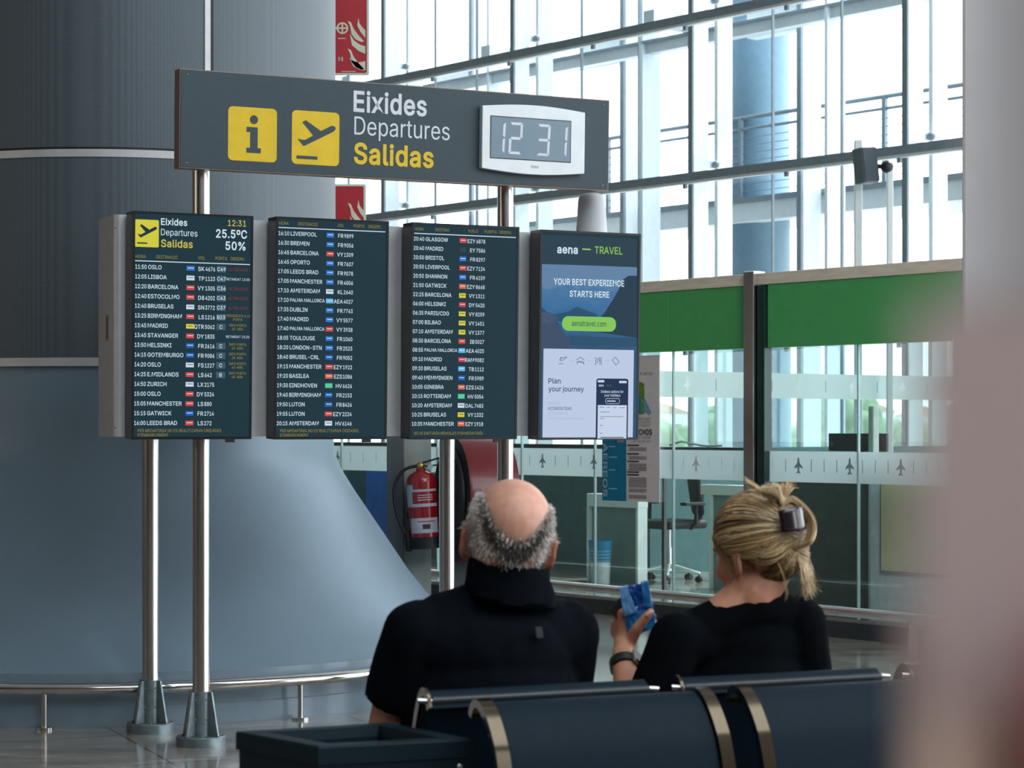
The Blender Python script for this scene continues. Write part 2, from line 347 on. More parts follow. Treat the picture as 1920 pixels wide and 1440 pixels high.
107:(190,[[[55,68,55,106,142,190,180,190,92,100]],[[26,0,26,254,57,254,57,0]],[[147,0,74,93,96,114,186,0]]]),
108:(95,[[[70,-1,50,2,37,10,29,24,26,42,26,254,57,254,57,49,60,31,73,26,85,27,90,1,81,0]]]),
109:(305,[[[26,0,26,190,56,190,56,152,66,173,86,188,110,193,129,190,144,180,154,166,158,152,169,172,190,187,218,193,249,186,261,177,270,164,276,148,278,128,278,0,248,0,248,127,245,145,236,156,224,163,209,165,187,160,173,145,168,124,168,0,137,0,137,130,134,144,126,156,115,163,100,165,79,160,63,145,57,119,57,0]]]),
110:(205,[[[57,113,57,0,26,0,26,190,56,190,56,154,62,166,76,181,94,189,114,192,147,184,160,174,170,160,176,142,179,120,179,0,148,0,148,118,145,137,136,152,123,161,105,165,80,159,63,141]]]),
111:(208,[[[104,-4,79,-1,58,8,41,23,28,43,20,66,17,94,20,122,28,146,41,165,58,180,79,189,104,192,128,189,149,180,167,165,180,146,188,122,191,94,188,66,180,43,167,23,149,8,128,-1],[104,23,121,26,135,33,154,59,160,94,154,129,135,155,121,162,104,165,86,162,73,155,54,129,48,94,54,59,73,33,86,26]]]),
112:(212,[[[26,-71,26,190,56,190,56,160,69,173,86,186,115,192,137,189,156,180,173,166,185,146,193,122,195,94,193,66,185,42,173,23,157,8,137,-1,115,-4,86,2,69,16,59,29,57,-71],[110,23,126,26,140,33,158,58,164,95,158,131,140,156,126,163,110,165,94,163,81,156,62,131,56,95,63,58,81,32,94,26]]]),
114:(130,[[[26,0,26,190,56,190,56,160,65,173,76,184,90,190,107,192,115,192,122,161,115,162,103,163,80,157,63,142,57,118,57,0]]]),
115:(182,[[[91,-4,56,2,31,19,18,47,47,53,53,40,62,30,91,23,108,25,122,31,131,40,134,51,127,68,106,78,75,85,52,93,36,104,27,119,23,137,26,152,33,166,58,185,94,192,127,186,149,170,162,145,134,139,121,158,110,164,94,166,78,164,65,158,57,150,54,139,62,122,86,111,115,105,137,97,153,86,162,71,166,53,163,37,156,24,145,12,130,3]]]),
116:(114,[[[102,190,102,164,3,164,3,190]],[[32,236,63,236,63,49,68,31,85,25,93,26,101,27,107,1,96,-1,84,-2,62,1,46,11,36,26,32,46]]]),
117:(205,[[[91,-3,57,5,44,15,35,29,28,47,26,69,26,190,57,190,57,72,60,52,68,37,82,28,100,25,125,31,142,48,148,76,148,190,179,190,179,0,149,0,149,36,143,23,129,8,111,0]]]),
118:(195,[[[81,0,9,190,42,190,83,78,93,43,97,29,101,43,112,78,152,190,186,190,113,0]],[[97,29,103,10,92,10]]]),
120:(189,[[[10,0,78,98,14,190,50,190,74,153,90,127,96,117,101,127,117,153,141,190,176,190,112,96,179,0,143,0,115,43,100,68,94,77,89,68,74,43,46,0]],[[94,77,86,91,102,91]],[[112,96,104,84,104,107]],[[96,117,104,103,88,103]],[[78,98,86,109,86,86]]]),
121:(195,[[[24,-69,31,-43,52,-44,65,-37,75,-18,81,-1,9,190,42,190,83,78,93,43,97,29,101,43,112,78,153,190,186,190,102,-29,88,-54,70,-68,46,-73,32,-72]],[[97,29,103,10,92,10]]]),
186:(167,[[[84,110,64,113,46,120,32,131,22,146,15,164,13,184,15,205,22,223,32,238,46,249,64,256,84,258,104,256,121,249,135,238,146,223,152,205,154,184,152,164,146,146,135,131,121,120,104,113],[84,135,107,141,120,159,125,184,121,209,107,227,84,234,61,227,47,209,42,184,47,159,61,141]]]),
193:(240,[[[8,0,101,254,138,254,231,0,198,0,144,151,132,186,119,228,106,185,95,151,43,0]],[[119,228,116,239,123,239]],[[55,71,55,99,185,99,185,71]],[[106,279,130,329,164,329,131,279]]]),
205:(150,[[[16,0,16,29,59,29,59,226,16,226,16,254,135,254,135,226,91,226,91,29,135,29,135,0]],[[62,279,86,329,120,329,87,279]]]),
211:(267,[[[133,-3,112,-2,93,4,75,12,59,25,46,40,35,58,27,78,22,101,20,127,22,153,27,176,35,197,46,215,59,230,75,242,93,251,112,256,133,258,155,256,174,251,192,242,208,230,221,215,232,197,240,176,245,153,247,127,245,101,240,78,232,58,221,40,208,25,192,12,174,4,155,-2],[133,26,155,29,175,38,191,52,204,72,212,97,215,127,212,157,204,182,191,202,175,216,155,225,133,228,112,225,92,216,75,202,63,182,54,157,52,127,54,97,63,72,75,52,92,38,112,29]],[[120,279,144,329,178,329,145,279]]]),
}
GCAP = 254

GLYPH[81] = (267, GLYPH[79][1] + [[[130,70,162,70,246,-16,212,-16]]])
_GL, _GC = {}, {}
_tc = bpy.data.curves.new('lettering_source', 'CURVE'); _tc.dimensions = '2D'; _tc.fill_mode = 'BOTH'
_to = bpy.data.objects.new('lettering_source', _tc); COL.objects.link(_to)
def one_glyph(code, bold):
    """Filled faces of one character; every stroke group is filled by itself."""
    if (code, bold) not in _GC:
        k = 0.682/GCAP; tv, tf = [], []
        for grp in GLYPH[code][1]:
            _tc.splines.clear(); _tc.offset = bold
            for c in grp:
                n_ = len(c)//2; sp = _tc.splines.new('POLY'); sp.points.add(n_-1); sp.use_cyclic_u = True
                for i in range(n_): sp.points[i].co = (c[2*i]*k, c[2*i+1]*k, 0, 1)
            bpy.context.view_layer.update()
            me = bpy.data.meshes.new_from_object(_to.evaluated_get(bpy.context.evaluated_depsgraph_get()))
            b0 = len(tv); tv += [(v.co.x, v.co.y) for v in me.vertices]
            for p in me.polygons:                       # every face looks towards the reader
                f = [b0+i for i in p.vertices]
                a = sum(tv[f[i]][0]*tv[f[(i+1) % len(f)]][1] - tv[f[(i+1) % len(f)]][0]*tv[f[i]][1] for i in range(len(f)))
                tf.append(f if a > 0 else f[::-1])
            bpy.data.meshes.remove(me)
        _GC[(code, bold)] = (tv, tf)
    return _GC[(code, bold)]
def glyphs(t, bold, shear):
    """Flat faces of a line of lettering with capitals 0.682 high."""
    key = (t, bold, shear)
    if key not in _GL:
        k = 0.682/GCAP; x = 0.0; tv, tf = [], []
        for ch in t:
            code = ord(ch)
            if code not in GLYPH: x += 0.24; continue
            gv, gf = one_glyph(code, bold); b0 = len(tv)
            tv += [(x + p[0] + shear*p[1], p[1]) for p in gv]; tf += [[b0+i for i in f] for f in gf]
            x += GLYPH[code][0]*k + bold*1.2
        xs_ = [v[0] for v in tv] or [0, 1]
        _GL[key] = (tv, tf, min(xs_), max(xs_))
    return _GL[key]

def rrect(x0, z0, x1, z1, r, n=5):
    out = []
    for cx, cz, a0 in ((x1-r, z1-r, 0), (x0+r, z1-r, 90), (x0+r, z0+r, 180), (x1-r, z0+r, 270)):
        for i in range(n+1):
            a = R(a0 + 90*i/n); out.append((cx + r*math.cos(a), cz + r*math.sin(a)))
    return out
def disc(cx, cz, rx, rz=None, n=24):
    rz = rz or rx
    return [(cx + rx*math.cos(2*math.pi*i/n), cz + rz*math.sin(2*math.pi*i/n)) for i in range(n)]

def tag(o, label, cat, group=None, kind=None):
    o['label'] = label; o['category'] = cat
    if group: o['group'] = group
    if kind: o['kind'] = kind
    return o
def thing(name, label, cat, loc=(0,0,0), group=None, mtx=None):
    o = bpy.data.objects.new(name, None); COL.objects.link(o)
    o.empty_display_size = 0.1
    if mtx is not None: o.matrix_world = mtx
    else: o.location = loc
    return tag(o, label, cat, group)
def struct(o, label, cat):
    return tag(o, label, cat, None, 'structure')

class Frame:
    """A flat face standing in the hall: origin, direction along it, upward direction."""
    def __init__(s, o, U, V):
        s.o = Vector(o); s.U = Vector(U).normalized(); s.V = Vector(V).normalized()
        s.B = s.V.cross(s.U)                       # points away from the reader
        s.M = Matrix(((s.U.x, s.B.x, s.V.x, s.o.x), (s.U.y, s.B.y, s.V.y, s.o.y), (s.U.z, s.B.z, s.V.z, s.o.z), (0,0,0,1)))
    def px(s, x, y, b=0.0):
        d = Vector(((x-960)/F, 1.0, -(y-YH)/F)); c = Vector((0,0,HC))
        t = (b + (s.o - c).dot(s.B)) / d.dot(s.B)
        p = c + d*t - s.o
        return p.dot(s.U), p.dot(s.V)
    def scale(s, x, y):
        """Metres per picture pixel at that point of the face (upwards)."""
        return s.px(x, y-0.5)[1] - s.px(x, y+0.5)[1]
def eval_mesh(o):
    bpy.context.view_layer.update()
    dg = bpy.context.evaluated_depsgraph_get()
    return bpy.data.meshes.new_from_object(o.evaluated_get(dg))
def fuse(mb, voxel, smooth=4):
    """Overlapping closed shapes grown together into one continuous skin; returns a mesh."""
    me = bpy.data.meshes.new('skin'); me.from_pydata(mb.v, [], mb.f); me.update()
    o = bpy.data.objects.new('skin', me); COL.objects.link(o)
    m = o.modifiers.new('r', 'REMESH'); m.mode = 'VOXEL'; m.voxel_size = voxel; m.use_smooth_shade = True
    if smooth:
        m = o.modifiers.new('s', 'SMOOTH'); m.factor = 0.5; m.iterations = smooth
    out = eval_mesh(o)
    bpy.data.objects.remove(o); bpy.data.meshes.remove(me)
    out.polygons.foreach_set('use_smooth', [True]*len(out.polygons))
    return out
def mesh_obj(name, me, m, parent=None, origin=None):
    me.name = name
    if origin is not None: me.transform(Matrix.Translation(-Vector(origin)))
    me.materials.clear()
    for x in (m if isinstance(m, (list, tuple)) else [m]): me.materials.append(x)
    o = bpy.data.objects.new(name, me); COL.objects.link(o)
    if parent is not None: o.parent = parent
    elif origin is not None: o.location = origin
    return o

# ---------------------------------------------------------------- shared materials
M_STEEL   = mat('brushed_steel', (0.58, 0.57, 0.55), 0.23, 1.0, 0.05, 30, stretch=(1, 1, 0.05))
M_CHROME  = mat('chrome', (0.80, 0.79, 0.78), 0.10, 1.0, 0.03)
M_CAST    = mat('cast_grey_metal', lin(120, 135, 140), 0.42, 0.6, 0.10, 25, 0.05)
M_SILVER  = mat('silver_sheet', lin(206, 207, 210), 0.42, 0.35, 0.02, 20)
M_DARK    = mat('dark_plastic', lin(26, 33, 38), 0.35, 0.0, 0.05)
M_BLACK   = mat('black_rubber', lin(16, 18, 21), 0.55)
M_GREYPL  = mat('sign_grey', lin(52, 70, 80), 0.45, 0.0, 0.04, 40, 0.04, 300)
M_YELLOW  = mat('sign_yellow', lin(236, 200, 30), 0.45, 0.0, 0.03)
M_WHITE   = mat('sign_white', lin(226, 232, 240), 0.5, 0.0, 0.02)
# ================================================================ the hall
def poly_slab(name, pts, z0, z1, m):
    b = MB(); k = len(pts)
    vs = [(p[0], p[1], z0) for p in pts] + [(p[0], p[1], z1) for p in pts]
    b.add(vs, [tuple(range(k-1, -1, -1)), tuple(range(k, 2*k))] + [(i, (i+1) % k, k+(i+1) % k, k+i) for i in range(k)])
    return b.build(name, m)

# polished stone floor with dark joints
mf = bpy.data.materials.new('polished_stone_tiles'); mf.use_nodes = True
n, l = mf.node_tree.nodes, mf.node_tree.links; p = n['Principled BSDF']
tc = n.new('ShaderNodeTexCoord'); mp = n.new('ShaderNodeMapping'); mp.inputs['Rotation'].default_value = (0, 0, R(-24))
l.new(tc.outputs['Object'], mp.inputs[0])
br = n.new('ShaderNodeTexBrick'); br.offset = 0.0; br.inputs['Scale'].default_value = 1.0
br.inputs['Brick Width'].default_value = 1.2; br.inputs['Row Height'].default_value = 0.9
br.inputs['Mortar Size'].default_value = 0.006; br.inputs['Mortar Smooth'].default_value = 0.1
br.inputs['Mortar'].default_value = (0.05, 0.05, 0.05, 1)
l.new(mp.outputs[0], br.inputs['Vector'])
n1 = n.new('ShaderNodeTexNoise'); n1.inputs['Scale'].default_value = 3.0; n1.inputs['Detail'].default_value = 8; n1.inputs['Roughness'].default_value = 0.65
mp2 = n.new('ShaderNodeMapping'); mp2.inputs['Scale'].default_value = (0.8, 2.2, 1); mp2.inputs['Rotation'].default_value = (0, 0, R(-24))
l.new(tc.outputs['Object'], mp2.inputs[0]); l.new(mp2.outputs[0], n1.inputs['Vector'])
rp = n.new('ShaderNodeValToRGB'); rp.color_ramp.elements[0].position = 0.32; rp.color_ramp.elements[1].position = 0.68
rp.color_ramp.elements[0].color = (*lin(104, 97, 90), 1); rp.color_ramp.elements[1].color = (*lin(172, 166, 158), 1)
l.new(n1.outputs['Fac'], rp.inputs[0])
l.new(rp.outputs[0], br.inputs['Color1']); l.new(rp.outputs[0], br.inputs['Color2'])
l.new(br.outputs['Color'], p.inputs['Base Color'])
p.inputs['Roughness'].default_value = 0.15; p.inputs['Specular IOR Level'].default_value = 0.5; p.inputs['Coat Weight'].default_value = 0.25; p.inputs['Coat Roughness'].default_value = 0.07

HALL = [(-16, -12), (33.0, -12), (32.0, -8.13), (-9.0, 40.72), (-16, 40.72)]
struct(poly_slab('floor', HALL, -0.2, 0.0, mf), 'polished brown grey stone floor of the departure hall', 'floor')
M_CEIL = mat('ceiling_white', lin(205, 208, 210), 0.8, var=0.02)
struct(poly_slab('ceiling', HALL, 10.0, 10.3, M_CEIL), 'pale high ceiling over the departure hall', 'ceiling')
M_WALL = mat('wall_grey', lin(92, 86, 82), 0.8, var=0.03)
b = MB(); b.box((-16.3, -12, 0), (-16, 40.7, 10)); struct(b.build('wall_left', M_WALL), 'warm grey side wall of the hall', 'wall')
b = MB(); b.box((-16, -12.3, 0), (33, -12, 10)); struct(b.build('wall_back', M_WALL), 'warm grey wall behind the waiting area', 'wall')
b = MB(); b.box((-16, 40.7, 0), (-9, 41, 10)); struct(b.build('wall_far', M_WALL), 'grey end wall behind the round column', 'wall')

# ---------------------------------------------------------------- glazed facade
DU = Vector((math.cos(R(-50)), math.sin(R(-50)), 0)); ZZ = Vector((0, 0, 1))
FA = Frame((0, 30, 0), DU, ZZ)                       # local x along the glass, y outwards, z up
M_PALE = mat('pale_blue_steel_paint', lin(226, 236, 240), 0.45, 0.0, 0.02)
M_BEAM = mat('grey_beam_paint', lin(126, 142, 152), 0.45, 0.0, 0.04)
M_GLASS = glass('clear_glass', (0.97, 0.99, 1.0), 0.045)
def fa(o): o.matrix_world = FA.M.copy(); return o
us = [-6.5, -3.05, 0.0, 3.55, 7.05, 10.6, 14.1]
for k, u in enumerate(us):
    b = MB()
    b.box((u-0.05, 0.0, 0), (u+0.03, 0.035, 10), 0); b.box((u-0.04, 0.035, 0), (u+0.025, 0.30, 10), 1)  # darker front strip: shade of the room-facing edge put into its colour
    b.box((u-0.03, 0.46, 0), (u+0.03, 0.74, 10), 1)
    for z in (2.62, 4.78, 6.9, 9.0):                 # bracket joints between the two fins
        b.box((u-0.02, 0.28, z), (u+0.02, 0.48, z+0.10), 1)
        b.box((u-0.09, 0.22, z-0.06), (u-0.05, 0.32, z+0.20), 1)
        b.ball((u+0.06, 0.40, z+0.05), 0.05, mi=0)
    struct(fa(b.build('trim_%d' % (k+1), [M_BEAM, M_PALE], bevel=0.006)),
           'pale blue steel mullion of the glass facade, number %s along the wall' % ['one', 'two', 'three', 'four', 'five', 'six', 'seven'][k], 'mullion')
for k, z in enumerate((2.5, 4.63, 6.65, 8.8)):
    b = MB(); b.box((-9, -0.13, z-0.05), (16, 0.0, z+0.05), 0); b.box((-9, -0.11, z-0.085), (16, -0.02, z-0.05), 1)
    for i in range(12): b.box((-7+i*1.75, -0.09, z-0.14), (-6.95+i*1.75, -0.05, z-0.08), 0)
    struct(fa(b.build('trim_%d' % (k+8), [M_BEAM, M_PALE])), 'dark grey horizontal beam of the facade at %.1f metres' % z, 'beam')
for k in range(len(us)-1):
    b = MB(); u0, u1 = us[k]+0.03, us[k+1]-0.05
    b.box((u0, 0.10, 0), (u1, 0.125, 10), 0)
    struct(fa(b.build('window_%d' % (k+1), M_GLASS)), 'tall clear glass bay %d of the bright facade' % (k+1), 'window')
b = MB()
for k in range(len(us)-1):
    for f in (0.38, 0.70): u = us[k] + (us[k+1]-us[k])*f; b.box((u-0.007, 0.09, 0), (u+0.007, 0.13, 10), 0)
struct(fa(b.build('trim_12', M_BEAM)), 'thin dark glazing joints of the facade', 'joint')

# steelwork, terrace and round column outside the glass
b = MB()
for x in (560, 881, 1165, 1497, 1890):
    u, _ = FA.px(x, 800, 2.2)
    b.box((u-0.035, 2.2, -1), (u+0.045, 2.25, 14), 0); b.box((u-0.025, 2.26, -1), (u+0.03, 2.62, 14), 1)
for x in (915, 1203, 1549):
    u, _ = FA.px(x, 800, 1.5)
    b.box((u-0.03, 1.5, -1), (u+0.02, 1.85, 14), 1)
b.box((-8, 1.56, 6.72), (18, 1.72, 6.86), 1); b.box((-8, 1.5, 6.86), (18, 1.78, 6.9), 0)
for x in (881, 1165, 1497):
    u, _ = FA.px(x, 800, 2.2); b.box((u-1.05, 2.3, 6.85), (u+0.02, 2.5, 7.2), 1); b.box((u-1.5, 0.75, 6.9), (u-1.3, 2.4, 7.1), 1)
struct(fa(b.build('outside_frame', [M_BEAM, M_PALE])), 'pale blue steel posts and girders standing outside the facade', 'steelwork')
b = MB()
b.box((-3, 2.7, 4.36), (20, 3.0, 4.66), 1); b.box((-3, 2.66, 4.62), (20, 3.02, 4.70), 0); b.box((-3, 3.0, 4.5), (20, 5.2, 4.62), 1)
struct(fa(b.build('outside_slab', [M_BEAM, M_PALE])), 'pale terrace deck edge outside the facade', 'terrace')
b = MB()
for z, r in ((5.86, 0.032), (5.70, 0.022)): b.tube([(-1.2, 2.85, z), (20, 2.85, z)], r, 8, 0)
for i in range(8): b.tube([(-1.2, 2.85, 4.80+0.11*i), (20, 2.85, 4.80+0.11*i)], 0.006, 6, 0)
for u in (-1.1, 1.7, 4.35, 7.4, 10.5): b.box((u-0.03, 2.82, 4.66), (u+0.03, 2.88, 5.86), 0)
t = fa(b.build('terrace_railing', M_BEAM)); tag(t, 'thin two-bar cable railing on the terrace outside the glass', 'railing')
u, _ = FA.px(1422, 800, 3.3); q = FA.o + FA.U*u + FA.B*3.3; rr = 57*q.y/F
b = MB(); b.lathe([(rr*1.12, -1), (rr*1.06, 3), (rr, 6), (rr*0.97, 14)], 40, (q.x, q.y, 0)); struct(b.build('outside_column', mat('outside_column_paint', lin(112, 144, 164), 0.5, var=0.03)), 'thick round blue grey column outside the facade', 'column')

# ground, town and trees far outside
M_GROUND = mat('pale_apron', lin(170, 172, 168), 0.9, var=0.05, scale=0.2)
b = MB(); b.box((-250, 45, -2.0), (350, 400, -1.2)); b.box((40, -60, -2.0), (350, 45, -1.2)); b.box((0, 20, -2.0), (45, 45.5, -1.2))
struct(b.build('outside_ground', M_GROUND), 'pale open ground outside the terminal', 'ground')
M_TREE = mat('far_tree_green', lin(120, 138, 110), 0.9, var=0.2, scale=1.5)
M_HOUSE = mat('far_house_white', lin(214, 210, 204), 0.9, var=0.05, scale=0.5)
rnd = random.Random(3)
for i in range(9):
    d = 78 + 9*((i*4) % 9); x = (1215 + i*70 - 960)*d/F; h = rnd.uniform(2.4, 4.2)
    o = thing('tree', 'hazy green tree seen through the booth glass in the pale distance', 'tree', (x, d, -1.2), 'trees far outside')
    b = MB(); b.tube([(0, 0, 0), (0, 0, h*0.5)], 0.14, 8); b.build('trunk', mat('bark', lin(96, 84, 72), 0.9), o)
    b = MB()
    for j in range(9):
        a = rnd.uniform(0, 6.28); b.ball((math.cos(a)*h*0.3*rnd.random(), math.sin(a)*h*0.3, h*rnd.uniform(0.42, 0.8)), (h*rnd.uniform(0.2, 0.32),)*3, nu=10, nv=7)
    c = b.build('crown', M_TREE, o)
for i in range(6):
    d = 175 + 8*i; x = (1235 + i*100 - 960)*d/F; w = rnd.uniform(3, 6); h = rnd.uniform(2.6, 4.2)
    b = MB(); b.box((-w/2, 0, 0), (w/2, 5, h), 0); b.prism([(-w/2-0.2, h), (w/2+0.2, h), (0, h+0.9)], -0.2, 5.2, 1)
    for j in range(3): b.box((-w/2+0.5+j*w/3, -0.03, h*0.45), (-w/2+1.1+j*w/3, 0.02, h*0.75), 2)
    o = b.build('house', [M_HOUSE, mat('far_roof', lin(190, 160, 140), 0.9), M_BEAM]); o.location = (x, d, -1.2)
    tag(o, 'pale distant house beyond the trees outside', 'house', 'houses far outside')

# ================================================================ the big round column
CX, CY = -2.25, 12.40
RS = 1.22                                            # shaft radius
mc = bpy.data.materials.new('perforated_dark_cladding'); mc.use_nodes = True
n, l = mc.node_tree.nodes, mc.node_tree.links; p = n['Principled BSDF']
tc = n.new('ShaderNodeTexCoord'); mp = n.new('ShaderNodeMapping'); mp.inputs['Scale'].default_value = (170, 170, 90)
l.new(tc.outputs['Object'], mp.inputs[0])
vo = n.new('ShaderNodeTexVoronoi'); vo.inputs['Scale'].default_value = 1.0; vo.inputs['Randomness'].default_value = 0.15
l.new(mp.outputs[0], vo.inputs['Vector'])
rp = n.new('ShaderNodeValToRGB'); rp.color_ramp.elements[0].position = 0.2; rp.color_ramp.elements[1].position = 0.45
rp.color_ramp.elements[0].color = (*lin(66, 76, 83), 1); rp.color_ramp.elements[1].color = (*lin(92, 103, 111), 1)
l.new(vo.outputs['Distance'], rp.inputs[0]); l.new(rp.outputs[0], p.inputs['Base Color'])
p.inputs['Roughness'].default_value = 0.5; p.inputs['Metallic'].default_value = 0.25
M_CONE = mat('grey_blue_cone_paint', lin(122, 144, 160), 0.42, 0.15, 0.03, 2.0, 0.02, 8)
M_STRIP = mat('pale_metal_strip', lin(206, 206, 208), 0.45, 0.3, 0.03)
o = thing('round_column', 'huge round column with dark perforated cladding and flared smooth grey foot', 'column', (CX, CY, 0)); o['kind'] = 'structure'
zs = [1.815, 2.87, 2.93, 4.02, 4.08, 5.2, 5.26, 10.0]
b = MB()
b.lathe([(RS-0.04, 1.812), (RS, 1.812), (RS, 10.0), (RS-0.04, 10.0)], 160)
b.build('cladding', mc, o)
# the upright strip that shows above the sign
def col_angle(xpx):
    d = Vector(((xpx-960)/F, 1)).normalized(); c = Vector((CX, CY)); tq = c.dot(d); h2 = c.length_squared - tq*tq
    q = d*(tq - math.sqrt(RS**2 - h2)) - c
    return math.atan2(q.y, q.x)
a0, a1, a2 = col_angle(383.5), col_angle(394), col_angle(400)
b = MB(); b.lathe([(RS-0.03, 2.86), (RS+0.006, 2.86), (RS+0.006, 10), (RS-0.03, 10)], 2, mi=0, a0=a0, a1=a1); b.build('upright_strip', M_STRIP, o)
b = MB(); b.lathe([(RS-0.03, 2.86), (RS+0.002, 2.86), (RS+0.002, 10)], 2, mi=0, a0=a1, a1=a2); b.build('upright_joint', M_BLACK, o)
for z0 in (2.865, 3.98, 5.1):
    b = MB(); b.lathe([(RS-0.03, z0), (RS+0.006, z0), (RS+0.006, z0+0.040), (RS-0.03, z0+0.040)], 96, a0=a1-R(200), a1=a1); b.build('horizontal_strip', M_STRIP, o)
    b = MB(); b.lathe([(RS-0.03, z0+0.040), (RS+0.002, z0+0.040), (RS+0.002, z0+0.052), (RS-0.03, z0+0.052)], 96, a0=a1-R(200), a1=a1); b.build('shadow_joint', M_BLACK, o)
b = MB(); b.lathe([(RS-0.03, 1.768), (RS+0.006, 1.768), (RS+0.006, 1.812), (RS-0.03, 1.812)], 160); b.build('horizontal_strip', M_STRIP, o)
b = MB()
b.lathe([(RS-0.02, 1.77), (RS-0.018, 1.45), (RS-0.005, 1.30), (1.255, 1.20), (1.337, 1.07), (1.507, 0.82), (1.64, 0.62), (1.78, 0.445), (1.93, 0.335), (2.05, 0.275), (2.085, 0.257)], 160)
b.build('flared_foot', M_CONE, o, sharp=60)
b = MB(); b.lathe([(2.085, 0.258), (2.10, 0.258), (2.10, 0.0)], 160); b.lathe([(2.10, 0.10), (2.108, 0.095), (2.108, 0.0)], 160)
b.build('skirting', mat('grey_blue_skirting_paint', lin(128, 148, 162), 0.32, 0.1, 0.03, coat=0.2), o)

# chrome guard rail around the column foot
g = thing('guard_rail', 'curved chrome guard rail around the grey column foot', 'railing', (CX, CY, 0))
RR = 2.19
b = MB(); b.tube([(RR*math.cos(R(a)), RR*math.sin(R(a)), 0.195) for a in range(-215, 36, 2)], 0.028, 16)
b.build('rail_tube', M_CHROME, g)
pa = math.degrees(math.atan2(-1, (0.0)))
def rail_angle(xpx):
    d = Vector(((xpx-960)/F, 1)).normalized(); c = Vector((CX, CY)); tq = c.dot(d); h2 = c.length_squared - tq*tq
    q = d*(tq - math.sqrt(RR**2 - h2)) - c
    return math.atan2(q.y, q.x)
base_a = rail_angle(83)
for k in range(-2, 4):
    a = base_a + k*R(33)
    c = Vector((RR*math.cos(a), RR*math.sin(a), 0))
    b = MB(); b.lathe([(0.013, 0.0), (0.013, 0.172)], 12, c); b.lathe([(0.0001, 0.012), (0.045, 0.012), (0.045, 0.0)], 20, c)
    b.build('rail_post', M_STEEL, g)

# ---------------------------------------------------------------- fire safety plates fixed to the column
M_FRED = mat('fire_red', lin(190, 40, 52), 0.4, var=0.03)
M_GLOWEDGE = mat('pale_green_edge', lin(214, 232, 214), 0.5, var=0.02)
M_FCREAM = mat('sign_cream', lin(226, 230, 206), 0.5, var=0.02)
def fire_plate(x0, x1, y0, y1, label, full):
    d = 13.3
    lo, hi = P(x0, y1, d), P(x1, y0, d); w, h = hi.x-lo.x, hi.z-lo.z
    t = thing('fire_sign', label, 'sign', (lo.x, d, lo.z), 'fire signs')
    b = MB(); b.prism(rrect(0, 0, w, h, 0.012), 0.0, 0.012); b.build('backing_plate', M_GLOWEDGE, t)
    b = MB(); b.prism(rrect(0.014, 0.014, w-0.014, h-0.014, 0.01), -0.002, 0.0); b.build('red_face', M_FRED, t)
    s = d/F
    def q(x, y): return ((x-x0)*s, (y1-y)*s)
    b = MB()
    def fl(*pts): b.flat([q(*p_) for p_ in pts], -0.004)
    # flames (three curling tongues)
    oy = 0 if full else 341
    for dy in ((0, 52) if full else (0,)):
        fl((652, 39+dy+oy), (658, 42+dy+oy), (663, 54+dy+oy), (672, 66+dy+oy), (683, 78+dy+oy), (677, 79+dy+oy), (667, 74+dy+oy), (659, 64+dy+oy), (657, 50+dy+oy))
        if dy == 0: fl((672, 34+oy), (674, 44+oy), (680, 52+oy), (685, 57+oy), (685, 71+oy), (676, 60+oy), (670, 48+oy))
    fl((656, 64+oy), (664, 76+oy), (675, 84+oy), (685, 87+oy), (685, 101+oy), (673, 96+oy), (660, 85+oy))
    if full:
        fl((655, 108), (663, 115), (673, 117), (685, 115), (685, 132), (674, 131), (662, 124))
        # hydrant wheel
        cx, cz = q(642, 53)
        for i in range(24):
            a, c_ = 2*math.pi*i/24, 2*math.pi*(i+1)/24; r0, r1 = 8*s, 11*s
            b.flat([(cx+r0*math.cos(a), cz+r0*math.sin(a)), (cx+r1*math.cos(a), cz+r1*math.sin(a)), (cx+r1*math.cos(c_), cz+r1*math.sin(c_)), (cx+r0*math.cos(c_), cz+r0*math.sin(c_))], -0.004)
        b.flat([(cx-9*s, cz-1.5*s), (cx+9*s, cz-1.5*s), (cx+9*s, cz+1.5*s), (cx-9*s, cz+1.5*s)], -0.0042)
        b.flat([(cx-1.5*s, cz-9*s), (cx+1.5*s, cz-9*s), (cx+1.5*s, cz+9*s), (cx-1.5*s, cz+9*s)], -0.0044)
        b.flat([(cx-60*s, cz-2*s), (cx-10*s, cz-2*s), (cx-10*s, cz+2*s), (cx-60*s, cz+2*s)], -0.0042)
    b.build('flame_symbol', M_FCREAM, t)
    if full:
        b = MB(); u, v = q(643, 115); b.text('M', u, v, 8*s, -0.004, 0, 0.01, align='R', xs=1.0)
        u, v = q(660, 135); b.flat([(u-20*s, v), (u+7*s, v), (u+7*s, v+1.2*s), (u-20*s, v+1.2*s)], -0.004)
        u, v = q(634, 73); b.flat([(u, v), (u+14*s, v), (u+14*s, v+1.5*s), (u, v+1.5*s)], -0.004)
        b.build('sign_lettering', M_FCREAM, t)
    # arm back to the column
    yq = CY + 0.0; b = MB(); b.bar((0.06, 0.02, h*0.5), (-0.30, -0.25, h*0.5), 0.03, 0.03); b.build('bracket', M_STEEL, t)
fire_plate(560, 692, -70, 141, 'red flame sign with a hydrant wheel, hung high beside the column above the grey header', True)
fire_plate(560, 686, 345, 560, 'red flame sign hung lower beside the column, under the grey header', False)

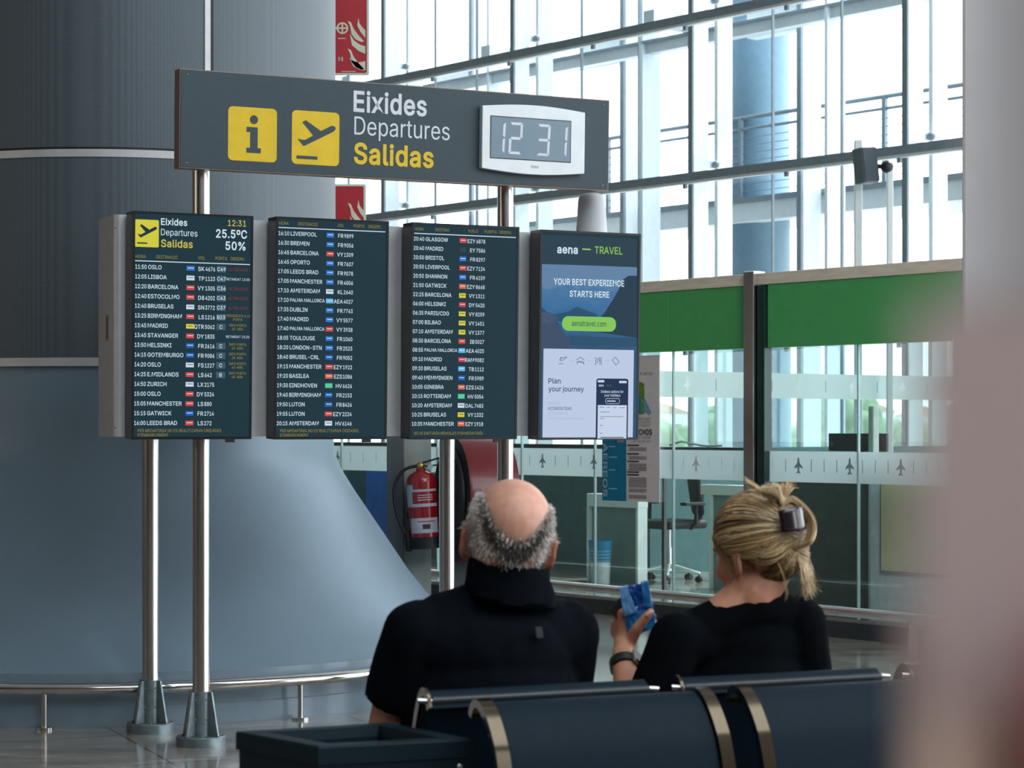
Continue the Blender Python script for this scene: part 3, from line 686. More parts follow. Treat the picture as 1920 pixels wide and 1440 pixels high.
# ================================================================ glass office booth
BO = Frame((0, 17.4, 0), DU, ZZ)
M_BGLASS = glass('booth_glass', (0.88, 0.955, 0.95), 0.085)
M_FROST = glass('frosted_film', (0.9, 0.97, 0.97), 0.03, 0.3, 0.92, (0.92, 0.98, 0.98))
M_GREEN = mat('green_fascia', lin(92, 188, 108), 0.28, var=0.02, coat=0.3)
M_BEIGE = mat('beige_trim', lin(252, 234, 212), 0.5, var=0.05, scale=6, stretch=(1, 1, 6))
M_BASE = mat('booth_base', lin(58, 60, 62), 0.3, var=0.05)
M_EDGE = mat('glass_edge', lin(190, 214, 214), 0.3, var=0.02)
def bu(x, b=0.0): return BO.px(x, 800, b)[0]
bo = thing('office_booth', 'glass walled information office with a green band along its top', 'booth', mtx=BO.M); bo['kind'] = 'structure'
uL, uR = bu(560), bu(2050)
joints = [560, 640, 820, 978, 1115, 1262, 1428, 1609, 1790, 2050]
for i in range(len(joints)-1):
    a, c = bu(joints[i])+0.004, bu(joints[i+1])-0.004
    b = MB(); b.box((a, 0, 0.13), (c, 0.012, 2.03)); b.build('glass_pane', M_BGLASS, bo)
    b = MB(); b.box((a+0.002, -0.003, 1.06), (c-0.002, -0.0015, 1.277)); fr = b.build('frosted_band', M_FROST, bo)
for x in joints[1:-1]:
    b = MB(); b.box((bu(x)-0.006, -0.004, 0.13), (bu(x)+0.006, 0.016, 2.03)); b.build('glass_joint', M_EDGE, bo)
b = MB(); b.box((uL, -0.05, 0), (uR, 0.08, 0.11), 0); b.box((uL, -0.03, 0.11), (uR, 0.05, 0.135), 1); b.build('base_rail', [M_BASE, M_STEEL], bo)
for x0, x1 in ((560, 1262), (1262, 1412), (1446, 2050)):
    b = MB(); b.box((bu(x0)+0.002, -0.04, 2.012), (bu(x1)-0.002, 0.06, 2.462)); b.build('fascia_panel', M_GREEN, bo, bevel=0.004)
b = MB(); b.box((uL, -0.05, 2.462), (uR, 0.09, 2.545)); b.build('top_trim', M_BEIGE, bo, bevel=0.004)
u = bu(1410)
b = MB(); b.box((u, -0.09, 0), (u+0.10, 0.03, 2.56)); b.build('chrome_post', mat('polished_post', (0.86, 0.84, 0.80), 0.09, 1.0, 0.12, 4, stretch=(1, 1, 0.4)), bo, bevel=0.004)
b = MB(); b.box((u+0.105, -0.06, 0.1), (u+0.175, 0.02, 2.46)); b.build('dark_post', mat('dark_green_post', lin(34, 62, 58), 0.25, var=0.03), bo, bevel=0.004)
# printed aeroplanes and ticks on the frosted band
def plane_icon(cx, cz, s, out=True):
    pts = [(0, 1), (.14, .72), (.16, .3), (.62, -.18), (.62, -.36), (.16, -.18), (.12, -.62), (.30, -.82), (.30, -.96), (0, -.86)]
    full = pts + [(-x, z) for x, z in pts[::-1][1:-1]]
    return [(cx + x*s, cz + z*s) for x, z in full][::-1]
b = MB(); cz = 1.178
for j, x in enumerate(range(610, 1830, 24)):
    u = bu(x)
    if 1400 < x < 1450: continue
    if j % 4 == 1: b.flat(plane_icon(u, cz, 0.062), -0.005, 0 if x < 1150 or x > 1450 else 1)
    else: b.flat([(u-0.003, cz-0.045), (u+0.003, cz-0.045), (u+0.003, cz+0.045), (u-0.003, cz+0.045)], -0.005, 0 if x < 1150 or x > 1450 else 1)
b.build('band_print', [mat('band_print_grey', lin(146, 172, 178), 0.6), mat('band_print_white', lin(236, 244, 244), 0.6)], bo)

# inner glass partition with the higher band, and low dark walls inside
p0, p1 = Vector((1.332, 20.9, 0)), Vector((4.93, 23.5, 0))
IP = Frame(p0, (p1-p0), ZZ)
ip = thing('glass_partition', 'inner glass partition behind the office front with a second frosted band', 'partition', mtx=IP.M); ip['kind'] = 'structure'
Lp = (p1-p0).length
b = MB(); b.box((0, 0, 1.24), (Lp, 0.012, 2.35)); b.build('glass_pane', glass('partition_glass', (0.9, 0.96, 0.96), 0.06), ip)
b = MB(); b.box((0, -0.003, 1.74), (Lp, -0.001, 2.0)); b.build('frosted_band', M_FROST, ip)
b = MB()
for j in range(34):
    u = 0.12 + j*0.19
    if j % 4 == 2: b.flat(plane_icon(u, 1.87, 0.085), -0.005, 1)
    else: b.flat([(u-0.005, 1.81), (u+0.005, 1.81), (u+0.005, 1.93), (u-0.005, 1.93)], -0.005, j % 2)
b.build('band_print', [MATS['band_print_grey'], MATS['band_print_white']], ip)
M_LOW = mat('dark_low_wall', lin(70, 112, 114), 0.5, var=0.05)
b = MB(); b.box((0, -0.03, 0), (Lp, 0.03, 1.24)); b.build('low_panel', M_LOW, ip)
lw = BO.o + BO.U*bu(560) + BO.B*1.0
b = MB(); b.box((bu(560, 3.3), 3.3, 0), (bu(1213, 3.3), 3.36, 1.24), 0); b.box((bu(560, 3.3), 3.28, 1.24), (bu(1213, 3.3), 3.44, 1.27), 1)
o = b.build('wall_low', [M_LOW, M_BASE]); o.matrix_world = BO.M.copy(); struct(o, 'low dark green grey wall inside the office', 'wall')

# things inside the office -------------------------------------------------
def in_booth(name, label, cat, u, b_, z=0.0, group=None):
    q = BO.o + BO.U*u + BO.B*b_
    m = BO.M.copy(); m.translation = (q.x, q.y, z)
    return thing(name, label, cat, group=group, mtx=m)
M_WTOP = mat('white_laminate', lin(226, 238, 236), 0.4, var=0.02)
M_MOD = mat('grey_green_panel', lin(120, 146, 144), 0.5, var=0.03)
u0, u1 = bu(1100, 2.3), bu(1196, 2.3)
t = in_booth('office_desk', 'white office desk with grey side panel, behind the poster', 'desk', u0, 2.3)
w = u1-u0
b = MB(); b.box((0, 0, 0.70), (w, 0.13, 0.82)); b.build('desk_top', M_WTOP, t, bevel=0.005)
b = MB(); b.box((0.03, 0.04, 0), (w-0.03, 0.07, 0.70)); b.build('modesty_panel', M_MOD, t)
for x in (0.0, w-0.03):
    b = MB(); b.box((x, 0.0, 0), (x+0.03, 0.12, 0.70)); b.build('side_panel', M_WTOP, t)
u0, u1 = bu(1313, 2.45), bu(1404, 2.45); w = u1-u0
t = in_booth('office_desk', 'white office desk partly hidden by the blonde woman, beside the chrome post', 'desk', u0, 2.45)
b = MB(); b.box((0, 0, 0.84), (w, 0.13, 0.93)); b.build('desk_top', M_WTOP, t, bevel=0.004)
b = MB(); b.box((0.13, 0.03, 0), (w-0.03, 0.06, 0.84)); b.build('modesty_panel', M_MOD, t)
for x in (0.11, w-0.03):
    b = MB(); b.box((x, 0.0, 0), (x+0.025, 0.12, 0.84)); b.build('side_panel', M_WTOP, t)
# waste bin
ub = bu(1126, 2.12)
t = in_booth('waste_bin', 'blue and white waste basket in front of the white desk', 'bin', ub, 2.12, 0.0)
z0, z1, zt = 0.0, 0.20, 0.40
b = MB(); b.lathe([(0.0001, 0.005), (0.085, 0.0), (0.095, z1)], 24, mi=0); b.build('white_lower_body', mat('bin_white', lin(214, 226, 230), 0.4), t)
b = MB()
b.lathe([(0.095, z1), (0.115, zt), (0.118, zt), (0.112, zt-0.004), (0.092, z1)], 24, mi=0)
b.build('blue_upper_body', mat('bin_blue', lin(40, 140, 190), 0.4), t)
b = MB()
for k in range(4): b.lathe([(0.0965+0.0036*k, z1+0.03*k+0.006), (0.099+0.0036*k, z1+0.03*k+0.018)], 24)
b.build('perforation_rings', mat('bin_perforation', lin(120, 186, 208), 0.5), t)
# office chair
uc = bu(1254, 2.78)
t = in_booth('office_chair', 'black swivel office chair with pale star base behind the glass', 'chair', uc, 2.78)
M_OC = mat('chair_black_mesh', lin(26, 32, 34), 0.6)
b = MB(); b.prism(rrect(-0.27, -0.03, 0.27, 0.05, 0.035), -0.25, 0.25); ch = b.build('seat', M_OC, t, bevel=0.02); ch.location = (0, 0, 0.53)
b = MB(); b.prism(rrect(-0.24, 0.0, 0.24, 0.55, 0.08), -0.03, 0.02); ch = b.build('backrest', M_OC, t, bevel=0.015); ch.location = (0.12, 0.28, 0.62); ch.rotation_euler = (R(8), 0, R(-35))
b = MB(); b.tube([(0.05, 0.2, 0.5), (0.12, 0.3, 0.6), (0.13, 0.31, 0.9)], 0.025, 10); b.build('back_support', M_OC, t)
for s_ in (-1, 1):
    b = MB(); b.tube([(s_*0.24, 0.05, 0.5), (s_*0.31, 0.05, 0.56), (s_*0.31, 0.05, 0.72)], 0.018, 10); b.box((s_*0.31-0.04, -0.12, 0.72), (s_*0.31+0.04, 0.14, 0.75)); b.build('armrest', M_OC, t, bevel=0.006)
b = MB(); b.lathe([(0.028, 0.10), (0.028, 0.32), (0.02, 0.32), (0.02, 0.50)], 16); b.build('gas_column', M_STEEL, t)
M_STAR = mat('pale_star_base', lin(214, 232, 230), 0.3, 0.3)
for k in range(5):
    a = R(25 + 72*k); d = Vector((math.cos(a), math.sin(a), 0))
    b = MB(); b.cap(d*0.03 + Vector((0, 0, 0.15)), 0.022, d*0.30 + Vector((0, 0, 0.085)), 0.014); lg = b.build('leg', M_STAR, t)
    b = MB(); c = d*0.30
    sd = Vector((-d.y, d.x, 0))
    for s_ in (-1, 1):
        b.tube([c + sd*(s_*0.012) + Vector((0, 0, 0.03)), c + sd*(s_*0.028) + Vector((0, 0, 0.03))], 0.03, 14)
    b.tube([c + Vector((0, 0, 0.03)), c + Vector((0, 0, 0.085))], 0.008, 8); b.build('caster', M_BLACK, lg)
# counter on the right with monitor
ua, ue = bu(1470, 0.9), bu(1634, 0.9)
t = in_booth('service_counter', 'grey service counter with dark front carrying a black monitor', 'counter', ua, 0.9)
w = ue-ua
b = MB(); b.box((0, 0, 1.20), (w, 0.55, 1.245)); b.build('counter_top', mat('counter_grey', lin(150, 160, 158), 0.4), t, bevel=0.004)
b = MB(); b.box((-0.1, 0.05, 0), (w, 0.5, 1.20)); b.build('counter_body', mat('counter_dark', lin(74, 84, 80), 0.5), t)
b = MB(); b.box((w, -0.04, 0.0), (w+0.05, 0.03, 1.60)); b.build('end_panel', mat('end_panel_grey', lin(196, 206, 204), 0.5), t, bevel=0.01)
um = bu(1553, 1.1)
t = in_booth('monitor', 'black computer monitor on the grey office counter', 'monitor', um, 1.1, 1.245)
wm = bu(1662, 1.1)-um
b = MB(); b.box((0, 0, 0.02), (wm, 0.03, 0.155)); b.build('screen_housing', M_DARK, t, bevel=0.006)
b = MB(); b.box((wm*0.42, 0.03, 0), (wm*0.58, 0.06, 0.08)); b.box((wm*0.3, -0.02, 0), (wm*0.7, 0.1, 0.01)); b.build('stand', M_DARK, t)
# white cabinet with the frosted yellowish window
ua, ue = bu(1632, 0.28), bu(1900, 0.28)
t = in_booth('white_cabinet', 'white panelled cabinet with a frosted yellowish pane', 'cabinet', ua, 0.28)
w = ue-ua; ux0, ux1 = bu(1652, 0.28)-ua, bu(1835, 0.28)-ua
s1 = BO.scale(1700, 1000); zt = HC-(905-YH)*s1; zb = HC-(1086-YH)*s1
b = MB(); b.box((0, 0, 0), (w, 0.35, 1.20)); b.build('cabinet_body', mat('cabinet_white', lin(238, 243, 244), 0.5), t, bevel=0.004)
b = MB(); b.box((ux0, -0.012, zb), (ux1, -0.002, zt+0.15)); b.build('pane_frame', mat('pane_frame_grey', lin(110, 124, 124), 0.4), t)
b = MB(); b.box((ux0+0.015, -0.018, zb+0.025), (ux1-0.015, -0.012, zt+0.13)); b.build('frosted_pane', mat('yellow_pane', lin(252, 228, 176), 0.35, var=0.10, scale=1.2), t)
# dark back counter strip and blue boards
uh = bu(1216, 0.95); ug = bu(1408, 0.95)
t = in_booth('back_shelf', 'dark shelf with cables behind the frosted band', 'shelf', uh, 0.95, 0)
b = MB(); b.box((0, 0, 1.245), (ug-uh, 0.3, 1.285), 0); b.box((0.02, 0.13, 0), (0.05, 0.16, 1.245), 0); b.box((ug-uh-0.05, 0.13, 0), (ug-uh-0.02, 0.16, 1.245), 0)
b.build('shelf_board', M_BASE, t)
b = MB(); b.tube([(0.2, 0.05, 1.30), (0.35, 0.03, 1.33), (0.5, 0.1, 1.30), (0.66, 0.02, 1.295), (0.8, 0.05, 1.30)], 0.009, 8); b.build('cable', M_WHITE, t)
ub, uc = bu(686, 0.5), bu(745, 0.5)
t = in_booth('blue_board', 'dark blue display board behind the glass beside the extinguisher post', 'board', ub, 0.5)
b = MB(); b.prism(rrect(0, 0, uc-ub, 1.19, 0.01), 0, 0.03); b.build('board_face', mat('deep_blue', lin(20, 124, 232), 0.5), t)
b = MB(); b.box((-0.3, 0.01, 0), (-0.005, 0.04, 1.19)); b.build('teal_face', mat('deep_teal', lin(28, 112, 130), 0.5), t)

# poster pair on the booth glass ------------------------------------------
M_PAPER = mat('poster_paper', lin(240, 226, 224), 0.6, var=0.02)
M_TEAL = mat('poster_teal', lin(16, 128, 168), 0.5, var=0.02)
M_INK = mat('poster_ink', lin(52, 48, 52), 0.6)
M_INKG = mat('poster_grey_ink', lin(150, 142, 144), 0.6)
u0, vb = BO.px(1133, 938); u1, _ = BO.px(1178, 938); u2, vt = BO.px(1240, 674); _, vb2 = BO.px(1240, 942)
m = BO.M.copy(); q = BO.o + BO.U*u0 + BO.B*-0.02; m.translation = (q.x, q.y, 0)
t = thing('poster', 'passenger rights poster with teal strip and pinkish grey sheet on the office glass', 'poster', mtx=m)
sp = BO.scale(1190, 800)
_, vtop = BO.px(1180, 668)
b = MB(); b.box((u1-u0, 0, vb2), (u2-u0, 0.006, vtop)); b.build('grey_sheet', M_PAPER, t)
b = MB(); b.box((0, -0.002, vb), (u1-u0, 0.006, vtop)); b.build('teal_sheet', M_TEAL, t)
b = MB()
Mr = Matrix.Translation((0.012, -0.004, vtop-0.02)) @ Matrix.Rotation(R(90), 4, 'Y')
b.text('PASAJEROS AEREOS', 0, 0, 0.048, 0, 0, 0.012, width=(vtop-vb)-0.05, M=Mr)
for k, yy in enumerate((838, 858, 882, 917)):
    _, v = BO.px(1160, yy); b.box((0.075, -0.003, v), (0.075+0.075+0.02*(k % 2), -0.002, v+0.006))
b.build('teal_sheet_lettering', mat('poster_pale_ink', lin(190, 222, 232), 0.6), t)
b = MB(); x0 = u1-u0
def pl(txt, xpx, ypx, cappx, bold=0.0, wpx=None, mi=0):
    u, v = BO.px(xpx, ypx); k = abs(BO.px(xpx+1, ypx)[0]-u)
    b.text(txt, u-u0, v, cappx*sp, -0.003, mi, bold, width=wpx*k if wpx else None)
pl('3 6 7 8 9 10 11', 1180, 704, 5, 0.0, 47, 0)
pl('EMBARQUE?', 1186, 788, 5, 0.0, 38, 1); pl('CELADO?', 1190, 793.5, 4, 0.0, 34, 1); pl('DEL VUELO?', 1190, 799, 4, 0.0, 34, 1)
pl('DERECHOS', 1180, 815, 10, 0.03, 46, 0)
pl('NOS PUEDE', 1186, 822, 4, 0.0, 38, 1); pl('LA QUEJA', 1188, 829, 4, 0.0, 36, 1)
for yy, big in ((836, 1), (852, 1), (866, 1), (886, 1), (891, 1)):
    u, v = BO.px(1180, yy); b.box((u-u0, -0.003, v), (u-u0+0.13, -0.002, v+0.010), 0)
for y0, y1 in ((840, 847), (856, 862), (870, 882), (896, 914), (917, 924), (929, 936)):
    y = y0
    while y < y1:
        u, v = BO.px(1183, y); b.box((u-u0, -0.003, v), (u-u0+0.195, -0.002, v+0.005), 1); y += 2.4
b.build('grey_sheet_lettering', [M_INK, M_INKG], t)
b = MB()
def pf(pts, mi):
    b.flat([(BO.px(x, y)[0]-u0, BO.px(x, y)[1]) for x, y in pts][::-1], -0.003 - 0.0004*mi, mi)
pf([(1181, 716), (1205, 716), (1212, 720), (1213, 776), (1181, 778)], 0)
pf([(1184, 745), (1206, 742), (1206, 776), (1184, 777)], 1)
pf([(1212, 744), (1226, 774), (1222, 778), (1210, 768)], 2)
b.build('poster_picture', [mat('poster_green', lin(120, 160, 40), 0.6, var=0.2, scale=30), mat('poster_blue', lin(30, 140, 180), 0.6), mat('poster_pale_blue', lin(120, 170, 200), 0.6)], t)

# chrome rail in front of the booth ----------------------------------------
ra, rb = P(700, 1062, 17.6), P(1960, 1184, 12.2)
g = thing('guard_rail', 'straight chrome guard rail along the foot of the glass office', 'railing', (ra.x, ra.y, 0))
d = rb-ra; zr = 0.285
b = MB(); b.tube([(0, 0, zr), (d.x, d.y, zr)], 0.032, 16); b.build('rail_tube', M_CHROME, g)
for k in (0.06, 0.30, 0.58, 0.855):
    c = Vector((d.x*k, d.y*k, 0)); b = MB(); b.box((c.x-0.03, c.y-0.012, 0), (c.x+0.03, c.y+0.012, zr-0.02)); b.box((c.x-0.06, c.y-0.05, 0), (c.x+0.06, c.y+0.05, 0.012)); b.build('rail_post', M_STEEL, g)

# ================================================================ fire point behind the board
M_GPOST = mat('grey_post_paint', lin(92, 98, 100), 0.4, 0.3, 0.05)
M_LPOST = mat('pale_grey_panel', lin(168, 174, 168), 0.5, var=0.04)
a = P(725, 800, 13.6); c = P(757, 800, 13.6)
t = thing('fire_point_post', 'grey metal post with pale panel carrying the extinguisher and hose drum', 'post', (a.x, 13.6, 0))
wp = c.x-a.x
b = MB(); b.box((0, 0, 0), (wp, 0.12, 2.0)); b.build('post_body', M_GPOST, t, bevel=0.004)
b = MB(); b.box((wp, 0.08, 0), (wp+0.17, 0.12, 2.0)); b.build('back_panel', M_LPOST, t)
b = MB(); b.box((wp+0.02, 0.03, 0.86), (wp+0.1, 0.08, 0.90)); b.build('hanging_hook', M_BLACK, t)
# hose drum
A = P(846, 938, 13.60); B_ = P(940, 938, 13.70)
t = thing('hose_drum', 'dark red fire hose drum with black end, behind the bald man', 'hose reel', (A.x, A.y, 0))
ax = (B_-A); L = ax.length; q = ax.to_track_quat('Z', 'Y').to_matrix()
c = Vector((0, 0, A.z))
b = MB(); b.lathe([(0.0001, 0.012), (0.40, 0.012), (0.405, 0.03), (0.405, L), (0.38, L+0.01), (0.0001, L+0.01)], 64, c, 0, q); b.build('drum_shell', mat('hose_drum_red', lin(112, 24, 34), 0.32, var=0.03, coat=0.2), t)
b = MB(); b.lathe([(0.0001, -0.01), (0.10, -0.01), (0.10, 0.0), (0.36, 0.0), (0.385, 0.008), (0.40, 0.011)], 64, c, 0, q)
for rr_ in (0.16, 0.2, 0.24, 0.28, 0.32):
    b.tube([c + q @ Vector((rr_*math.cos(2*math.pi*i/40), rr_*math.sin(2*math.pi*i/40), -0.012)) for i in range(40)], 0.019, 8, closed=True)
b.build('black_end', M_BLACK, t)
b = MB(); b.box((0.02, 0.02, 0), (0.10, 0.10, 0.62)); b.box((L-0.1, 0.03, 0), (L-0.02, 0.11, 0.62)); b.build('drum_stand', M_GPOST, t)
# extinguisher
e0 = P(797, 1028, 13.47); e1 = P(789, 884, 13.47)
t = thing('fire_extinguisher', 'red fire extinguisher with white labels hanging on the grey post', 'extinguisher', (e0.x, e0.y, e0.z))
ax = e1-e0; L = ax.length; q = ax.to_track_quat('Z', 'Y').to_matrix()
rE = 0.094
M_ERED = mat('extinguisher_red', lin(150, 22, 32), 0.25, var=0.02, coat=0.4)
b = MB(); b.lathe([(0.0001, 0.05), (rE, 0.05), (rE, L-0.07), (rE*0.96, L-0.045), (rE*0.8, L-0.02), (rE*0.5, L-0.003), (0.03, L+0.004), (0.03, L+0.02), (0.0001, L+0.02)], 40, (0,0,0), 0, q); b.build('cylinder_body', M_ERED, t)
b = MB(); b.lathe([(0.0001, 0.0), (rE+0.004, 0.0), (rE+0.006, 0.075), (rE, 0.075)], 40, (0,0,0), 0, q); b.build('base_cup', M_BLACK, t)
def lab(z0, z1, a0, a1, m, nm, r=0.001): bb = MB(); bb.lathe([(rE+r, z0), (rE+r, z1)], 24, (0,0,0), 0, q, R(a0), R(a1)); return bb.build(nm, m, t)
M_LAB = mat('label_white', lin(186, 186, 198), 0.5); M_LABR = mat('label_red_print', lin(176, 40, 48), 0.5)
# find the angle that looks at the camera in the tilted frame
la = math.degrees(math.atan2((q.transposed() @ Vector((0, -1, 0))).y, (q.transposed() @ Vector((0, -1, 0))).x))
lab(0.10, 0.195, la-55, la+70, M_LAB, 'inspection_label')
lab(0.265, 0.285, la-80, la+70, M_LAB, 'instruction_label'); lab(0.285, 0.405, la-80, la-38, M_LAB, 'instruction_label')
lab(0.36, 0.375, la-38, la+70, M_LAB, 'instruction_label'); lab(0.375, 0.405, la-38, la-34, M_LAB, 'instruction_label')
for z in (0.305, 0.32, 0.335): lab(z, z+0.006, la-15, la+45, M_LAB, 'label_line')
lab(0.17, 0.176, la-20, la+50, M_LABR, 'label_line', 0.002); lab(0.125, 0.155, la-2, la+28, M_INK, 'label_emblem', 0.002)
b = MB(); b.ball(q @ Vector((0, 0, L+0.035)), 0.026); b.tube([q @ Vector((0, 0, L+0.03)), q @ Vector((-0.07, 0, L+0.035))], 0.013, 10); b.build('valve', mat('brass', lin(190, 160, 90), 0.3, 0.9), t)
b = MB(); b.bar(q @ Vector((0, 0, L+0.05)), Vector((0.19, -0.0, L+0.115)), 0.022, 0.012); b.bar(q @ Vector((0, 0, L+0.03)), Vector((0.17, -0.0, L+0.05)), 0.022, 0.01); b.build('grip_lever', M_BLACK, t)
b = MB(); b.lathe([(0.0001, 0), (0.018, 0), (0.018, 0.012), (0.0001, 0.012)], 16, (0.035, -0.035, L+0.03), 0, Matrix.Rotation(R(90), 3, 'X')); b.build('pressure_gauge', M_LAB, t)
b = MB(); hp = [(-0.05, 0, L+0.035), (-0.13, -0.01, L+0.01), (-0.185, -0.015, L-0.07), (-0.195, -0.02, L-0.17), (-0.17, -0.02, L-0.29), (-0.125, -0.02, L-0.39), (-0.10, -0.02, 0.06)]
def smooth_path(pts, n=8):
    pts = [Vector(p_) for p_ in pts]; out = []
    for i in range(len(pts)-1):
        a_, b_, c_, d_ = pts[max(i-1, 0)], pts[i], pts[i+1], pts[min(i+2, len(pts)-1)]
        for k in range(n):
            t_ = k/n
            out.append(0.5*((2*b_) + (c_-a_)*t_ + (2*a_-5*b_+4*c_-d_)*t_*t_ + (3*b_-a_-3*c_+d_)*t_**3))
    out.append(pts[-1]); return out
b.tube(smooth_path(hp), 0.011, 10); b.build('hose', M_BLACK, t)
b = MB(); b.cap((-0.11, -0.02, 0.10), 0.016, (-0.10, -0.02, 0.0), 0.022); b.build('nozzle', M_BLACK, t)

# ================================================================ loudspeaker on posts behind the booth
M_SPK = mat('speaker_grey', lin(98, 110, 120), 0.5)
sd_ = 22.6
for x0, x1, yt, lb in ((1603, 1617, 262, 'tall slim grey pole rising behind the loudspeaker'), (1664, 1675, 310, 'shorter slim grey pole whose top holds the loudspeaker joint')):
    dd = sd_ + (0.25 if x0 < 1650 else 0); a, c = P(x0, yt, dd), P(x1, yt, dd)
    b = MB(); b.box((0, 0, 0), (c.x-a.x, 0.08, a.z)); o = b.build('metal_pole', M_PALE, bevel=0.008); o.location = (a.x, sd_ + (0.25 if x0 < 1650 else 0), 0)
    tag(o, lb, 'pole')
a = P(1622, 346, sd_-0.1)
t = thing('loudspeaker', 'dark grey loudspeaker tilted down on a pole above the office', 'speaker', (a.x, a.y, a.z))
b = MB(); Mt = Matrix.Rotation(R(-6), 4, 'Y') @ Matrix.Rotation(R(30), 4, 'Z')
b.box((0.0, 0, 0.02), (0.21, 0.17, 0.40), 0, Mt); b.build('cabinet', M_SPK, t, bevel=0.02)
b = MB(); b.box((0.012, -0.008, 0.035), (0.198, 0.0, 0.385), 0, Mt); b.build('grille', mat('speaker_grille', lin(38, 52, 62), 0.6, bump=0.2, bscale=500), t)
pt = P(1664, 312, sd_)-a
b = MB(); b.tube([Mt @ Vector((0.19, 0.12, 0.21)), Vector((pt.x-0.02, pt.y+0.02, pt.z))], 0.025, 12); b.ball((pt.x, pt.y+0.03, pt.z), 0.07); b.build('ball_joint', M_DARK, t)

# ================================================================ wall end at the near side, and invented blur blocks
M_MAUVE = mat('mauve_grey_plaster', lin(222, 218, 222), 0.8, var=0.02)
x = (1803-960)*6.0/F
b = MB(); extrude_poly = [(x, 6.0), (x+0.55, 5.9), (x+0.62, 6.6), (x+0.35, 6.9)]
b.add([(a_, c_, z_) for z_ in (0, 10) for a_, c_ in extrude_poly], [(0,3,2,1), (4,5,6,7), (0,1,5,4), (1,2,6,5), (2,3,7,6), (3,0,4,7)]); o = b.build('wall_right', M_MAUVE, bevel=0.01); struct(o, 'plain mauve grey wall end beside the seats', 'wall')
dn = 0.20
t = thing('near_blur_standin', 'pinkish blurred stand-in for an unidentified thing very close to the lens', 'blurred stand-in', ((1800-960)*dn/F, dn, 0)); t['kind'] = 'structure'  # invented blocks standing in for an unidentified foreground thing
k = dn/F
zc = lambda y: HC-(y-YH)*k
def wedge(x0, y0, z0, z1, w=0.30):
    bb = MB(); pl_ = [(x0, y0), (x0+w, y0+0.02), (x0+w, y0+0.12), (x0+0.055, y0+0.10)]
    return bb.add([(a_, c_, z_) for z_ in (z0, z1) for a_, c_ in pl_], [(0,3,2,1), (4,5,6,7), (0,1,5,4), (1,2,6,5), (2,3,7,6), (3,0,4,7)])
wedge(35*k, 0, zc(560), 2.2).build('upper_blur_block', M_MAUVE, t)
wedge(-88*k, 0, 0, zc(560)).build('lower_blur_block', mat('blur_pink', lin(230, 206, 204), 0.8, var=0.02), t)
wedge(-115*k, -0.012, 0, zc(1345), 0.02).build('beige_blur_block', mat('blur_skin_beige', lin(230, 200, 182), 0.7, var=0.02), t)
wedge(100*k, -0.010, 0, zc(1150), 0.2).build('red_blur_block', mat('blur_dull_red', lin(176, 92, 96), 0.7, var=0.02), t)
# ================================================================ the departures stand
TH = R(25.5)
BU = Vector((math.cos(TH), math.sin(TH), 0)); BW = Vector((-math.sin(TH), math.cos(TH), 0))
BO0 = Vector((-1.417, 9.72, 0))
ST = Frame(BO0, BU, ZZ)                              # local x along the stand, y away, z up
st = thing('display_stand', 'four steel poles carrying the silver screen housing of the departures stand', 'display stand', mtx=ST.M)
def su(x, b): return ST.px(x, 800, b)[0]
u4 = su(947.5, 0.0)
pole_at = [(0.0, 0.0, 3.0), (u4, 0.0, 3.0)]
back = []
for xp, d in ((282, 10.15), (838, 10.84)):
    q = Vector(((xp-960)*d/F, d, 0)) - BO0; back.append((q.dot(BU), q.dot(BW), 2.2))
_, v0 = ST.px(379, 318, 0); _, v1 = ST.px(379, 128, 0)
ztop = v1-0.05
for u, w_, h in [(0, 0, ztop), (u4, 0, ztop)] + back:
    b = MB(); b.lathe([(0.039, 0.0), (0.039, h), (0.0001, h)], 40, (u, w_, 0)); po = b.build('pole', M_STEEL, st)
    b = MB(); b.lathe([(0.0001, 0.045), (0.108, 0.045), (0.112, 0.040), (0.112, 0.0)], 40, (u, w_, 0)); b.build('base_flange', M_CAST, po)
    b = MB(); b.lathe([(0.049, 0.04), (0.049, 0.245), (0.0395, 0.245)], 32, (u, w_, 0))
    for k in range(2):
        for a_ in (-48, 12): 
            aa = R(a_-90); c = Vector((u+0.049*math.cos(aa), w_+0.049*math.sin(aa), 0.12+0.09*k)); b.ball(c, 0.0045, nu=8, nv=6)
    b.build('pole_socket', M_CAST, po)
    for k in range(4):
        a_ = R(90*k + 32); d = Vector((math.cos(a_), math.sin(a_), 0)); s_ = Vector((-d.y, d.x, 0))*0.006
        c = Vector((u, w_, 0)); prof = [(0.045, 0.045), (0.105, 0.045), (0.066, 0.245), (0.045, 0.245)]
        vs = [c + d*r + Vector((0, 0, z)) - s_ for r, z in prof] + [c + d*r + Vector((0, 0, z)) + s_ for r, z in prof]
        b = MB(); b.add(vs, [(0,1,2,3), (7,6,5,4), (0,4,5,1), (1,5,6,2), (2,6,7,3), (3,7,4,0)]); b.build('gusset', M_CAST, po, bevel=0.002)
    b = MB()
    for k in range(4):
        a_ = R(90*k + 77); b.lathe([(0.010, 0.045), (0.010, 0.053), (0.0001, 0.055)], 6, (u+0.085*math.cos(a_), w_+0.085*math.sin(a_), 0))
    b.build('anchor_bolt', M_STEEL, po)
